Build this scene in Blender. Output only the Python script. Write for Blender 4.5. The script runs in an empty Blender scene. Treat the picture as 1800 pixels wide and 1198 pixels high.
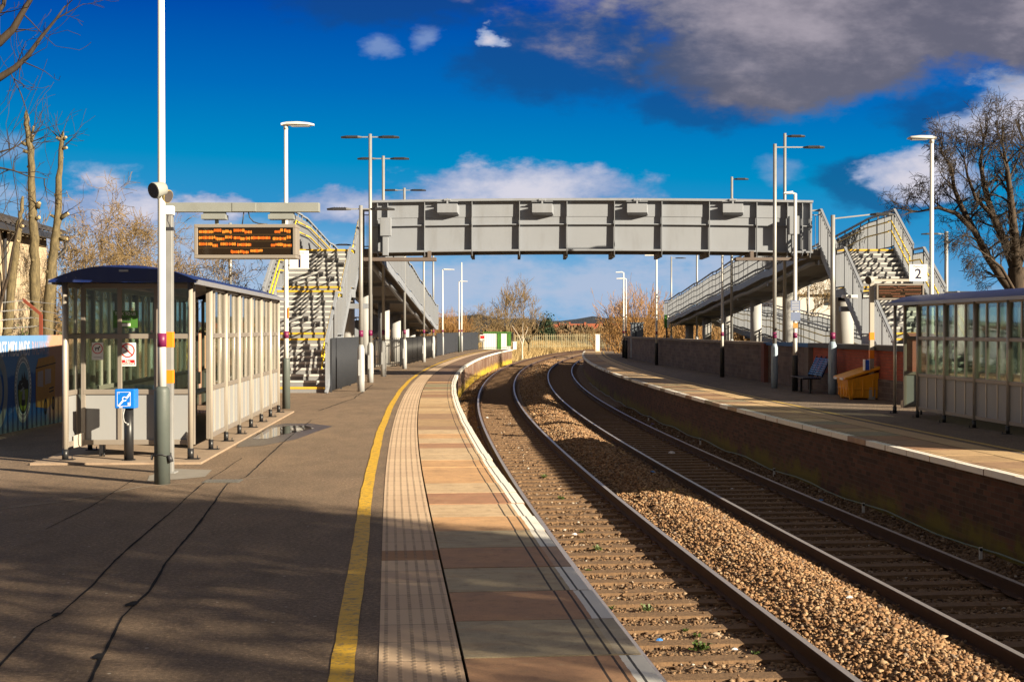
import bpy, math, random
import numpy as np
from mathutils import Vector, Matrix
R = math.radians
scene = bpy.context.scene
col = scene.collection
rng = random.Random(7)

# ------------------------------------------------------------------ camera
EYE = 1.7454
FPX = 2400.0            # focal length in pixels of the 1800 px wide photograph
HY = 578.3              # horizon row
cam = bpy.data.cameras.new('camera')
cam.sensor_width = 36; cam.lens = FPX/1800*36
cam.clip_start = .1; cam.clip_end = 9000
cob = bpy.data.objects.new('camera', cam); col.objects.link(cob)
cob.location = (0, 0, EYE)
cob.rotation_euler = (R(90)-math.atan((599-HY)/FPX), 0, 0)
scene.camera = cob

# ------------------------------------------------------------------ light
SUN_AZ = 34.0           # degrees behind the picture plane, on the right
SUN_EL = 20.5
sd = Vector((math.cos(R(SUN_AZ))*math.cos(R(SUN_EL)), -math.sin(R(SUN_AZ))*math.cos(R(SUN_EL)), math.sin(R(SUN_EL))))
sl = bpy.data.lights.new('sun', 'SUN'); sl.energy = 5.0; sl.angle = R(.53); sl.color = (1.0, .86, .64)
so = bpy.data.objects.new('sun', sl); col.objects.link(so)
so.rotation_euler = sd.to_track_quat('Z', 'Y').to_euler()

scene.view_settings.view_transform = 'Standard'
scene.view_settings.look = 'None'
scene.view_settings.gamma = 1
scene.view_settings.use_curve_mapping = False
scene.cycles.max_bounces = 6
scene.cycles.transparent_max_bounces = 16
scene.cycles.caustics_reflective = False
scene.cycles.caustics_refractive = False

# ------------------------------------------------------------------ node helper
class NT:
    def __init__(s, tree): s.t = tree; s.n = tree.nodes; s.l = tree.links
    def node(s, typ, **kw):
        n = s.n.new(typ)
        for k, v in kw.items(): setattr(n, k, v)
        return n
    def put(s, inp, v):
        if v is None: return
        if isinstance(v, bpy.types.NodeSocket): s.l.new(v, inp)
        else:
            if inp.type == 'RGBA' and not isinstance(v, (int, float)) and len(v) == 3: v = (*v, 1)
            inp.default_value = v
    def m(s, op, a, b=None, c=None, clamp=False):
        n = s.n.new('ShaderNodeMath'); n.operation = op; n.use_clamp = clamp
        s.put(n.inputs[0], a)
        if b is not None: s.put(n.inputs[1], b)
        if c is not None: s.put(n.inputs[2], c)
        return n.outputs[0]
    def mix(s, f, a, b, blend='MIX'):
        n = s.n.new('ShaderNodeMix'); n.data_type = 'RGBA'; n.blend_type = blend
        s.put(n.inputs[0], f); s.put(n.inputs[6], a); s.put(n.inputs[7], b)
        return n.outputs[2]
    def ramp(s, f, stops, interp='LINEAR'):
        n = s.n.new('ShaderNodeValToRGB'); n.color_ramp.interpolation = interp
        e = n.color_ramp.elements
        while len(e) < len(stops): e.new(.5)
        for i, (p, c) in enumerate(stops):
            e[i].position = p; e[i].color = (*c, 1) if not isinstance(c, (int, float)) else (c, c, c, 1)
        s.put(n.inputs[0], f); return n.outputs[0]
    def noise(s, vec, scale, detail=4, rough=.55, dist=0):
        n = s.n.new('ShaderNodeTexNoise'); s.put(n.inputs['Vector'], vec)
        n.inputs['Scale'].default_value = scale; n.inputs['Detail'].default_value = detail
        n.inputs['Roughness'].default_value = rough; n.inputs['Distortion'].default_value = dist
        return n.outputs[0]
    def mapping(s, vec, scale=(1, 1, 1), loc=(0, 0, 0), rot=(0, 0, 0)):
        n = s.n.new('ShaderNodeMapping'); s.put(n.inputs[0], vec)
        n.inputs['Location'].default_value = loc; n.inputs['Rotation'].default_value = rot; n.inputs['Scale'].default_value = scale
        return n.outputs[0]
    def bump(s, h, strength=.5, dist=.01, normal=None):
        n = s.n.new('ShaderNodeBump'); n.inputs['Strength'].default_value = strength; n.inputs['Distance'].default_value = dist
        s.put(n.inputs['Height'], h)
        if normal is not None: s.put(n.inputs['Normal'], normal)
        return n.outputs[0]

# ------------------------------------------------------------------ sky
w = bpy.data.worlds.new('World'); scene.world = w; w.use_nodes = True
T = NT(w.node_tree); T.n.clear()
sky = T.node('ShaderNodeTexSky', sky_type='NISHITA'); sky.sun_disc = False
sky.sun_elevation = R(SUN_EL); sky.sun_rotation = R(90+SUN_AZ)
sky.altitude = 60; sky.air_density = 1.0; sky.dust_density = .6; sky.ozone_density = 3.0
EXP = 1.4
scene.view_settings.exposure = EXP
# the clear sky keeps the Sky Texture's brightness pattern, graded to a deep polarised blue
bw = T.node('ShaderNodeRGBToBW'); T.l.new(sky.outputs[0], bw.inputs[0])
GR = 1/(.115*2**EXP)
lum = T.m('MULTIPLY', bw.outputs[0], .19)   # about .7 high up, 1.2 at the horizon
GR = 1/(.115*2**EXP)
tc = T.node('ShaderNodeTexCoord'); gen = tc.outputs['Generated']
sx = T.node('ShaderNodeSeparateXYZ'); T.l.new(gen, sx.inputs[0])
yy = T.m('MAXIMUM', T.m('ABSOLUTE', sx.outputs[1]), .12)
U = T.m('DIVIDE', sx.outputs[0], yy); V = T.m('DIVIDE', sx.outputs[2], yy)
cmb = T.node('ShaderNodeCombineXYZ'); T.put(cmb.inputs[0], U); T.put(cmb.inputs[1], T.m('MULTIPLY', V, 1.9)); cv = cmb.outputs[0]
n1 = T.noise(cv, 7.5, 8, .58, .15)
n2 = T.noise(T.mapping(cv, (1, 1, 1), (3.1, 1.7, 0)), 20, 7, .6, .1)
n3 = T.noise(T.mapping(cv, (1, 1.2, 1), (5.3, 2.9, 0)), 48, 6, .62, .1)
nz = T.m('ADD', T.m('ADD', T.m('MULTIPLY', T.m('SUBTRACT', n1, .5), 1.7), T.m('MULTIPLY', T.m('SUBTRACT', n2, .5), .9)), T.m('MULTIPLY', T.m('SUBTRACT', n3, .5), .32))
wa = T.m('MULTIPLY', T.m('SUBTRACT', T.noise(T.mapping(cv, (1, 1, 1), (7, 2, 0)), 9, 6, .6), .5), .085); wb = T.m('MULTIPLY', T.m('SUBTRACT', T.noise(T.mapping(cv, (1, 1, 1), (1, 9, 0)), 12, 6, .6), .5), .045)
U0, V0 = U, V; U = T.m('ADD', U, wa); V = T.m('ADD', V, wb)
def ell(px, py, a, b):
    u0 = (px-900)/FPX; v0 = (HY-py)/FPX
    du = T.m('MULTIPLY', T.m('SUBTRACT', U, u0), FPX/a); dv = T.m('MULTIPLY', T.m('SUBTRACT', V, v0), FPX/b)
    return T.m('SUBTRACT', 1.0, T.m('SQRT', T.m('ADD', T.m('MULTIPLY', du, du), T.m('MULTIPLY', dv, dv))))
def union(l):
    r = l[0]
    for q in l[1:]: r = T.m('MAXIMUM', r, q)
    return T.m('MAXIMUM', r, -1.2)
def smooth(x, a, b):
    n = T.node('ShaderNodeMapRange', interpolation_type='SMOOTHSTEP'); T.put(n.inputs[0], x)
    n.inputs[1].default_value = a; n.inputs[2].default_value = b; return n.outputs[0]
grey = union([ell(1560, 5, 700, 160), ell(1390, 110, 370, 100), ell(1750, 50, 420, 90)])
tail = union([ell(1010, 100, 200, 95), ell(1230, 180, 140, 52), ell(700, -5, 210, 62), ell(1560, 330, 120, 50), ell(1750, 200, 200, 50)])
lite = union([ell(1800, 200, 150, 85), ell(1640, 305, 120, 50), ell(930, 340, 300, 62), ell(620, 360, 150, 46), ell(390, 358, 100, 26),
              ell(868, 66, 34, 18), ell(180, 370, 170, 45)])
faint = union([ell(650, 82, 44, 30), ell(735, 70, 36, 32), ell(1345, 305, 62, 34), ell(20, 250, 60, 40)])
wisp = union([ell(1000, 520, 900, 105), ell(130, 430, 420, 90)])
el_ = T.m('SUBTRACT', T.m('MULTIPLY', lum, .35), T.m('MULTIPLY', V0, 2.4))
skydeep = T.mix(1.0, T.ramp(T.m('ADD', el_, .40), [(.02, (.0, .066, .40)), (.22, (.0, .150, .50)), (.40, (.0, .265, .56)), (.52, (.03, .29, .60)), (.60, (.14, .39, .68)), (.70, (.30, .52, .76))]), (GR, GR, GR), 'MULTIPLY')
skyc = skydeep
CC = lambda r_, g_, b_: (r_*CK, g_*CK, b_*CK)
CK = 2**(.95-EXP)
ms = smooth(T.m('ADD', wisp, T.m('MULTIPLY', nz, 1.9)), -.1, .85)
skyc = T.mix(T.m('MULTIPLY', ms, .85), skyc, CC(2.05, 2.4, 3.15))
mf = smooth(T.m('ADD', faint, T.m('MULTIPLY', nz, 1.1)), .0, .9)
skyc = T.mix(T.m('MULTIPLY', mf, .55), skyc, CC(1.352, 1.830, 2.864))
mt = smooth(T.m('ADD', tail, T.m('MULTIPLY', nz, .9)), -.20, .36)
skyc = T.mix(T.m('MULTIPLY', mt, .62), skyc, CC(0.040, 0.286, 0.994))
ml = smooth(T.m('ADD', lite, T.m('MULTIPLY', nz, 1.15)), .0, .36)
mh = smooth(T.m('ADD', lite, T.m('MULTIPLY', nz, 2.0)), .0, 1.2)
lc = T.mix(mh, CC(1.1, 1.6, 2.7), CC(3.3, 3.15, 3.5))
skyc = T.mix(T.m('MULTIPLY', ml, .92), skyc, lc)
mg = smooth(T.m('ADD', grey, T.m('MULTIPLY', nz, .72)), -.02, .42)
hi = smooth(T.m('ADD', T.m('MULTIPLY', T.m('SUBTRACT', V, .19), 9.0), T.m('MULTIPLY', nz, 1.6)), -.15, 1.1)
gc = T.mix(hi, T.mix(smooth(U, .06, .2), CC(0.143, 0.334, 0.796), CC(0.636, 0.621, 0.796)), CC(1.830, 1.631, 1.830))
skyc = T.mix(T.m('MULTIPLY', mg, .95), skyc, gc)
# unseen grey cloud added overhead and behind to dim and neutralise the blue fill
ov_ = T.m('ADD', V0, T.m('MULTIPLY', nz, .10)); ov_ = T.m('MAXIMUM', smooth(ov_, .29, .50), smooth(T.m('MULTIPLY', sx.outputs[1], -1.0), .0, .25))
skyc = T.mix(T.m('MULTIPLY', ov_, .93), skyc, (.215/(.115*2**EXP), .20/(.115*2**EXP), .185/(.115*2**EXP)))
bg = T.node('ShaderNodeBackground'); bg.inputs[1].default_value = .115; T.l.new(skyc, bg.inputs[0])
wo = T.node('ShaderNodeOutputWorld'); T.l.new(bg.outputs[0], wo.inputs[0])

# ------------------------------------------------------------------ materials
def new_mat(name):
    m = bpy.data.materials.new(name); m.use_nodes = True
    t = NT(m.node_tree); t.n.clear()
    b = t.node('ShaderNodeBsdfPrincipled'); o = t.node('ShaderNodeOutputMaterial'); t.l.new(b.outputs[0], o.inputs[0])
    return m, t, b
def objvec(t): return t.node('ShaderNodeTexCoord').outputs['Object']
def posvec(t): return t.node('ShaderNodeNewGeometry').outputs['Position']
def uvvec(t): return t.node('ShaderNodeTexCoord').outputs['UV']
def mat(name, c, rough=.6, metal=0, var=.18, scale=3, bump=.0, bscale=60, dirt=None, dirtamt=.3, spec=.5, coat=0):
    m, t, b = new_mat(name)
    v = posvec(t)
    n = t.noise(v, scale, 6, .6)
    c2 = tuple(x*(1-var) for x in c); c3 = tuple(min(1, x*(1+var*.6)) for x in c)
    out = t.mix(n, c2, c3)
    if dirt:
        s = t.noise(t.mapping(v, (scale*1.3, scale*1.3, scale*.25)), 1.6, 5, .65)
        out = t.mix(t.m('MULTIPLY', t.ramp(s, [(.5, 0), (.72, 1)]), dirtamt), out, dirt)
    t.put(b.inputs['Base Color'], out)
    t.put(b.inputs['Roughness'], t.m('ADD', rough-.08, t.m('MULTIPLY', n, .16)))
    b.inputs['Metallic'].default_value = metal
    b.inputs['Specular IOR Level'].default_value = spec
    if coat: b.inputs['Coat Weight'].default_value = coat
    if bump: t.put(b.inputs['Normal'], t.bump(t.noise(v, bscale, 4, .6), bump, .01))
    return m
def emis(name, c, s):
    m, t, b = new_mat(name)
    b.inputs['Base Color'].default_value = (.01, .006, .003, 1); b.inputs['Emission Color'].default_value = (*c, 1); b.inputs['Emission Strength'].default_value = s
    return m

# ------------------------------------------------------------------ mesh builder
class MB:
    def __init__(s): s.v = []; s.f = []; s.mi = []; s.sm = []; s.uv = []; s.cl = []
    def face(s, ids, mi=0, sm=False, uv=None, c=None):
        s.f.append(ids); s.mi.append(mi); s.sm.append(sm); s.uv.append(uv); s.cl.append(c)
    def poly(s, pts, mi=0, uv=None, c=None):
        n = len(s.v); s.v += [tuple(p) for p in pts]; s.face(list(range(n, n+len(pts))), mi, False, uv, c)
    def hexa(s, p, mi=0, c=None):           # 8 points: bottom 4 ccw, top 4 ccw
        n = len(s.v); s.v += [tuple(q) for q in p]
        for q in ((3, 2, 1, 0), (4, 5, 6, 7), (0, 1, 5, 4), (1, 2, 6, 5), (2, 3, 7, 6), (3, 0, 4, 7)):
            s.face([n+i for i in q], mi, False, None, c)
    def box(s, x0, x1, y0, y1, z0, z1, mi=0, c=None):
        s.hexa([(x0, y0, z0), (x1, y0, z0), (x1, y1, z0), (x0, y1, z0), (x0, y0, z1), (x1, y0, z1), (x1, y1, z1), (x0, y1, z1)], mi, c)
    def bar(s, p0, p1, w, h, mi=0, up=(0, 0, 1), c=None):   # square bar between two points
        p0 = Vector(p0); p1 = Vector(p1); d = (p1-p0).normalized(); u = Vector(up)
        a = d.cross(u)
        if a.length < 1e-4: a = d.cross(Vector((0, 1, 0)))
        a.normalize(); b = a.cross(d).normalized(); a *= w/2; b *= h/2
        s.hexa([p0-a-b, p0+a-b, p1+a-b, p1-a-b, p0-a+b, p0+a+b, p1+a+b, p1-a+b], mi, c)
    def tube(s, pts, rad, n=10, mi=0, cap=True, sm=True):
        pts = [Vector(p) for p in pts]
        if not hasattr(rad, '__len__'): rad = [rad]*len(pts)
        ref = Vector((0, 0, 1)); base = len(s.v); prev = None
        for i, p in enumerate(pts):
            d = (pts[min(i+1, len(pts)-1)]-pts[max(i-1, 0)])
            d = d.normalized() if d.length > 1e-9 else Vector((0, 0, 1))
            if prev is None:
                a = d.cross(ref)
                if a.length < .05: a = d.cross(Vector((1, 0, 0)))
            else: a = prev - d*prev.dot(d)
            a.normalize(); prev = a; b = d.cross(a)
            for k in range(n):
                t = 2*math.pi*k/n; q = p+(a*math.cos(t)+b*math.sin(t))*rad[i]; s.v.append((q.x, q.y, q.z))
        for i in range(len(pts)-1):
            for k in range(n):
                k2 = (k+1) % n
                s.face([base+i*n+k, base+i*n+k2, base+(i+1)*n+k2, base+(i+1)*n+k], mi, sm)
        if cap:
            s.face([base+k for k in range(n)][::-1], mi); s.face([base+(len(pts)-1)*n+k for k in range(n)], mi)
    def cyl(s, x, y, z0, z1, r0, r1=None, n=16, mi=0):
        s.tube([(x, y, z0), (x, y, z1)], [r0, r0 if r1 is None else r1], n, mi)
    def extrude(s, poly, d, mi=0):          # poly: list of 3D points, d: offset vector
        d = Vector(d); a = [Vector(p) for p in poly]; b = [p+d for p in a]; n = len(s.v)
        s.v += [tuple(p) for p in a]+[tuple(p) for p in b]; k = len(a)
        s.face(list(range(n, n+k))[::-1], mi); s.face(list(range(n+k, n+2*k)), mi)
        for i in range(k):
            j = (i+1) % k; s.face([n+i, n+j, n+k+j, n+k+i], mi)
    def build(s, name, mats, parent=None, bevel=0, local=False):
        if not isinstance(mats, (list, tuple)): mats = [mats]
        org = Vector((0, 0, 0)); p = parent
        while p is not None and not local: org += p.location; p = p.parent
        me = bpy.data.meshes.new(name)
        v = np.array(s.v, dtype=float)
        if len(v) and not local: v = v-np.array(org)
        me.from_pydata(v.tolist(), [], s.f)
        for m in mats: me.materials.append(m)
        me.polygons.foreach_set('material_index', s.mi); me.polygons.foreach_set('use_smooth', s.sm)
        if any(u is not None for u in s.uv):
            uvl = me.uv_layers.new(name='UVMap'); arr = []
            for f, u in zip(s.f, s.uv): arr += (sum(([a, b] for a, b in u), []) if u is not None else [0, 0]*len(f))
            uvl.data.foreach_set('uv', arr)
        if any(c is not None for c in s.cl):
            ca = me.color_attributes.new('Col', 'FLOAT_COLOR', 'CORNER'); arr = []
            for f, c in zip(s.f, s.cl): arr += list(c if c is not None else (1, 1, 1, 1))*len(f)
            ca.data.foreach_set('color', arr)
        me.update()
        o = bpy.data.objects.new(name, me); col.objects.link(o)
        if parent is not None: o.parent = parent
        if bevel:
            bm = o.modifiers.new('bevel', 'BEVEL'); bm.width = bevel; bm.segments = 2; bm.limit_method = 'ANGLE'
        return o
def tag(o, label=None, cat=None, group=None, kind=None):
    if label: o['label'] = label
    if cat: o['category'] = cat
    if group: o['group'] = group
    if kind: o['kind'] = kind
    return o
def thing(name, loc, label, cat, group=None):
    o = bpy.data.objects.new(name, None); col.objects.link(o); o.location = loc; o.empty_display_size = .2
    return tag(o, label, cat, group)
def copy_tree(o, parent=None):
    c = o.copy(); col.objects.link(c)
    if parent is not None: c.parent = parent
    for ch in [x for x in bpy.data.objects if x.parent == o]: copy_tree(ch, c)
    return c
def dup(root, loc, label, group=None, rz=0, scale=None):
    c = copy_tree(root); c.location = loc; c.rotation_euler.z = rz; c['label'] = label
    if group: c['group'] = group
    if scale: c.scale = scale
    return c
def text_into(mb, txt, origin, xdir, ydir, size, mi=0, thick=.003, width=None, bold=0):
    """flat lettering as real geometry; origin = centre of the text"""
    cu = bpy.data.curves.new('lettering', 'FONT'); cu.body = txt; cu.size = 1; cu.align_x = 'CENTER'; cu.align_y = 'CENTER'
    cu.resolution_u = 3; cu.offset = bold
    o = bpy.data.objects.new('lettering', cu); col.objects.link(o)
    me = o.to_mesh()
    vs = [v.co.copy() for v in me.vertices]; fs = [list(p.vertices) for p in me.polygons]
    o.to_mesh_clear(); bpy.data.objects.remove(o); bpy.data.curves.remove(cu)
    if not vs: return
    wd = max(v.x for v in vs)-min(v.x for v in vs); sx_ = size if width is None else width/wd
    X = Vector(xdir).normalized(); Y = Vector(ydir).normalized(); N = X.cross(Y); O = Vector(origin); n = len(mb.v)
    mb.v += [tuple(O+X*v.x*sx_+Y*v.y*size+N*thick) for v in vs]
    for f in fs: mb.face([n+i for i in f], mi)
def ring(mb, c, X, Y, r0, r1, N=28, mi=0, lift=.003, a0=0, a1=360):
    X = Vector(X); Y = Vector(Y); c = Vector(c)+X.cross(Y)*lift; ry0, ry1 = (r0, r1) if not isinstance(r0, tuple) else (r0[1], r1[1])
    rx0, rx1 = (r0, r1) if not isinstance(r0, tuple) else (r0[0], r1[0])
    for i in range(N):
        a = R(a0+(a1-a0)*i/N); b = R(a0+(a1-a0)*(i+1)/N)
        P = lambda t, rx, ry: c+X*math.cos(t)*rx+Y*math.sin(t)*ry
        if rx0 > 0: mb.poly([P(a, rx0, ry0), P(a, rx1, ry1), P(b, rx1, ry1), P(b, rx0, ry0)], mi)
        else: mb.poly([c, P(a, rx1, ry1), P(b, rx1, ry1)], mi)
def shape(mb, c, X, Y, pts, mi=0, lift=.003):
    X = Vector(X); Y = Vector(Y); c = Vector(c)+X.cross(Y)*lift
    mb.poly([c+X*a+Y*b for a, b in pts], mi)

# ------------------------------------------------------------------ pixel -> world (planning helper) and the track curve
def W(px, py, D): return Vector(((px-900)*D/FPX, D, EYE-(py-HY)*D/FPX))
Z2 = -.0575             # platform 2 lies a little lower
def G(px, py, z=0.0):
    D = (EYE-z)*FPX/(py-HY); return Vector(((px-900)*D/FPX, D, z))
KS = [-2, 15, 30, 45, 60, 75, 90, 110, 130, 160, 200, 240]
KV = [-.0024, .0018, .0014, .0021, .0018, .0014, .0016, .0014, .0012, .0029, .0048, .0067]
_fw = []; _x, _y, _t = 1.9671, 1.5, -.083; _fw.append((0, _x, _y, _t))
for _i in range(1120):
    _s = _i*.25; _k = float(np.interp(_s+.125, KS, KV)); _t2 = _t+_k*.25
    _x += math.sin((_t+_t2)/2)*.25; _y += math.cos((_t+_t2)/2)*.25; _t = _t2; _fw.append((_s+.25, _x, _y, _t))
def cur(s):
    if s <= 0: return 1.9671+math.sin(-.083)*s, 1.5+math.cos(-.083)*s, -.083
    i = min(int(s*4), len(_fw)-2); f = s*4-i; a = _fw[i]; b = _fw[i+1]
    return a[1]+(b[1]-a[1])*f, a[2]+(b[2]-a[2])*f, a[3]+(b[3]-a[3])*f
def P(s, off, z=0.0):
    x, y, t = cur(s); return Vector((x+off*math.cos(t), y-off*math.sin(t), z))
GAUGE = 1.505; SIX = 1.8094
O1, O2, O3, O4 = 0, GAUGE, GAUGE+SIX, 2*GAUGE+SIX     # rails
E1 = -.7624; E2 = O4+.7089                            # platform edges
ZR1 = -.9752; ZR2 = -1.0564+0.0                       # rail heads
def frange(a, b, d):
    n = max(1, int(round((b-a)/d))); return [a+(b-a)*i/n for i in range(n+1)]
def strip(mb, prof, s0, s1, ds, mi=0, c=None, close=False):
    """sweep a profile [(off, z)] along the curve; uv = (s, running width)"""
    S = frange(s0, s1, ds); n = len(mb.v); k = len(prof)
    wd = [0]
    for a, b in zip(prof, prof[1:]): wd.append(wd[-1]+math.hypot(b[0]-a[0], b[1]-a[1]))
    for s in S:
        for (o, z) in prof: q = P(s, o, z); mb.v.append((q.x, q.y, q.z))
    for i in range(len(S)-1):
        for j in range(k-1):
            mb.face([n+i*k+j, n+i*k+j+1, n+(i+1)*k+j+1, n+(i+1)*k+j], mi, False,
                    [(S[i], wd[j]), (S[i], wd[j+1]), (S[i+1], wd[j+1]), (S[i+1], wd[j])], c)
# ================================================================== GROUND, PLATFORMS, TRACK
# ---- ground materials
def ground_mat(name, c1, c2, c3, sc=1.0):
    m, t, b = new_mat(name); v = posvec(t)
    n = t.noise(v, .35*sc, 8, .65); n2 = t.noise(v, 5*sc, 6, .7); n3 = t.noise(v, 60, 3, .6)
    o = t.mix(t.ramp(n, [(.35, 0), (.65, 1)]), c1, c2); o = t.mix(t.ramp(n2, [(.45, 0), (.7, 1)]), o, c3)
    o = t.mix(t.m('MULTIPLY', n3, .5), o, tuple(x*.4 for x in c1)); t.put(b.inputs['Base Color'], o)
    b.inputs['Roughness'].default_value = .95
    t.put(b.inputs['Normal'], t.bump(t.m('ADD', n2, n3), .6, .03)); return m
M_field = ground_mat('dry_field', (.16, .12, .055), (.07, .085, .03), (.24, .18, .09), .2)
M_dirt = ground_mat('dirt_and_scrub', (.12, .09, .055), (.07, .075, .03), (.17, .13, .08))
def asphalt_mat(name, base, warm, fine=1.0):
    m, t, b = new_mat(name); v = posvec(t)
    big = t.noise(v, .45, 6, .6); mid = t.noise(t.mapping(v, (1, .35, 1)), 3.0, 6, .7); fin = t.noise(v, 95*fine, 3, .7)
    vo = t.node('ShaderNodeTexVoronoi'); t.put(vo.inputs['Vector'], v); vo.inputs['Scale'].default_value = 120
    o = t.mix(t.ramp(big, [(.35, 0), (.66, 1)]), base, warm)
    o = t.mix(t.m('MULTIPLY', t.ramp(mid, [(.46, 0), (.62, 1)]), .42), o, tuple(x*.62 for x in base))
    o = t.mix(t.m('MULTIPLY', t.ramp(fin, [(.35, 1), (.55, 0)]), .5), o, tuple(x*.35 for x in base))
    cr = t.noise(v, 30, 5, .85); o = t.mix(t.m('MULTIPLY', t.ramp(cr, [(.42, 1), (.56, 0)]), .62), o, tuple(x*.3 for x in base))
    o = t.mix(t.m('MULTIPLY', t.ramp(cr, [(.57, 0), (.68, 1)]), .55), o, tuple(min(1, x*1.9) for x in warm))
    for sc_, rd, amt in ((5.0, .055, .85), (10, .06, .6)):
        vo = t.node('ShaderNodeTexVoronoi'); t.put(vo.inputs['Vector'], v); vo.inputs['Scale'].default_value = sc_
        spk = t.m('MULTIPLY', t.m('LESS_THAN', t.m('ADD', vo.outputs['Distance'], t.m('MULTIPLY', t.noise(v, 60, 2), .03)), rd+.015), t.m('GREATER_THAN', t.m('FRACT', t.m('MULTIPLY', vo.outputs['Distance'], 0)), -1))
        wn_ = t.node('ShaderNodeSeparateColor'); t.put(wn_.inputs[0], vo.outputs['Color'])
        o = t.mix(t.m('MULTIPLY', t.m('MULTIPLY', spk, t.m('GREATER_THAN', wn_.outputs[0], .55)), amt), o, (.50, .45, .38))
        o = t.mix(t.m('MULTIPLY', t.m('MULTIPLY', spk, t.m('LESS_THAN', wn_.outputs[0], .25)), amt), o, (.03, .025, .02))
    t.put(b.inputs['Base Color'], o)
    t.put(b.inputs['Roughness'], t.m('ADD', .68, t.m('MULTIPLY', mid, .25)))
    t.put(b.inputs['Normal'], t.bump(t.m('ADD', fin, t.m('MULTIPLY', cr, 1.6)), .9, .008)); return m
M_asph = asphalt_mat('worn_asphalt', (.215, .148, .095), (.31, .21, .13))
M_asph2 = asphalt_mat('worn_asphalt_far_platform', (.21, .155, .11), (.26, .19, .13))

def slab_mat():
    m, t, b = new_mat('coping_slabs'); v = posvec(t); uv = uvvec(t)
    ca = t.node('ShaderNodeVertexColor'); ca.layer_name = 'Col'
    n = t.noise(t.mapping(v, (1.2, 1.2, 1)), 2.5, 8, .68); f = t.noise(v, 110, 3, .7); st = t.noise(t.mapping(v, (1.0, 5, 1)), 2.0, 6, .6)
    o = t.mix(t.m('MULTIPLY', t.ramp(n, [(.3, 1), (.6, 0)]), .34), ca.outputs[0], (.12, .07, .04))
    o = t.mix(t.m('MULTIPLY', t.ramp(st, [(.48, 0), (.62, 1)]), .38), o, (.40, .25, .13))
    bl = t.noise(v, 7, 6, .75); o = t.mix(t.m('MULTIPLY', t.ramp(bl, [(.52, 0), (.66, 1)]), .35), o, (.13, .085, .055)); o = t.mix(t.m('MULTIPLY', t.ramp(bl, [(.30, 1), (.42, 0)]), .3), o, (.62, .50, .34))
    o = t.mix(t.m('MULTIPLY', t.ramp(f, [(.35, 1), (.55, 0)]), .25), o, (.05, .04, .03))
    sp = t.node('ShaderNodeSeparateXYZ'); t.put(sp.inputs[0], uv)   # y = distance from the platform edge
    d = t.m('ADD', sp.outputs[1], t.m('MULTIPLY', t.m('SUBTRACT', t.noise(v, 6, 5, .7), .5), .008))
    g = None
    for q in (.082, .165, .257):
        k = t.m('LESS_THAN', t.m('ABSOLUTE', t.m('SUBTRACT', d, q)), .0075)
        g = k if g is None else t.m('MAXIMUM', g, k)
    wt = t.m('MULTIPLY', t.m('LESS_THAN', t.m('ADD', d, t.m('MULTIPLY', t.m('SUBTRACT', t.noise(v, 14, 5, .7), .5), .02)), .128), ca.outputs[1])
    wear = t.ramp(t.noise(v, 9, 8, .75), [(.28, .35), (.42, 1)])
    o = t.mix(t.m('MULTIPLY', wt, wear), o, (.80, .77, .70))
    o = t.mix(t.m('MULTIPLY', g, .92), o, (.012, .009, .007))
    t.put(b.inputs['Base Color'], o); t.put(b.inputs['Roughness'], t.m('ADD', .62, t.m('MULTIPLY', n, .3)))
    t.put(b.inputs['Normal'], t.bump(t.m('SUBTRACT', t.m('ADD', t.m('MULTIPLY', f, .5), n), t.m('MULTIPLY', g, 2.0)), .5, .006)); return m
M_slab = slab_mat()
M_joint = mat('slab_joint', (.05, .04, .03), .9, bump=.3)

def tactile_mat(name='tactile_paving', light=(.70, .52, .34), dark=(.47, .32, .21)):
    m, t, b = new_mat(name); v = posvec(t); uv = uvvec(t)
    sp = t.node('ShaderNodeSeparateXYZ'); t.put(sp.inputs[0], uv); s_, d_ = sp.outputs[0], sp.outputs[1]
    fr = lambda a, k: t.m('FRACT', t.m('DIVIDE', a, k))
    cell = t.m('FLOOR', t.m('DIVIDE', s_, .45))
    wn = t.node('ShaderNodeTexWhiteNoise', noise_dimensions='1D'); t.put(wn.inputs['W'], cell)
    n = t.noise(t.mapping(v, (1, .4, 1)), 1.3, 7, .65)
    o = t.mix(t.m('ADD', t.m('MULTIPLY', wn.outputs[0], .45), t.m('MULTIPLY', n, .55)), dark, light)
    o = t.mix(t.m('LESS_THAN', wn.outputs[0], .014), o, (.36, .19, .08))
    jy = t.m('LESS_THAN', fr(s_, .45), .02)
    row = t.m('ABSOLUTE', t.m('SUBTRACT', fr(d_, .0733), .5))             # 0 at the row centre
    du = t.m('MULTIPLY', t.m('SUBTRACT', fr(s_, .0667), .5), .0667); dv = t.m('MULTIPLY', t.m('SUBTRACT', fr(d_, .0733), .5), .0733)
    rad = t.m('SQRT', t.m('ADD', t.m('MULTIPLY', du, du), t.m('MULTIPLY', dv, dv)))
    dome = t.m('SUBTRACT', 1.0, t.m('DIVIDE', rad, .016), clamp=True)
    line = t.ramp(row, [(.0, 1), (.11, 1), (.17, 0)])                     # shade of the dots, put into the colour as dark lines along the rows
    lw = t.ramp(t.noise(v, 4, 4, .6), [(.3, .35), (.65, 1)])
    o = t.mix(t.m('MULTIPLY', t.m('MULTIPLY', line, lw), .55), o, (.07, .045, .03))
    o = t.mix(t.m('MULTIPLY', dome, .5), o, light)
    o = t.mix(t.m('MULTIPLY', jy, .75), o, (.05, .035, .025))
    t.put(b.inputs['Base Color'], o); b.inputs['Roughness'].default_value = .78
    t.put(b.inputs['Normal'], t.bump(t.m('ADD', t.m('MULTIPLY', t.m('POWER', dome, .6), 1.0), t.m('MULTIPLY', t.noise(v, 80, 3, .6), .25)), 1.0, .006)); return m
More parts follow.
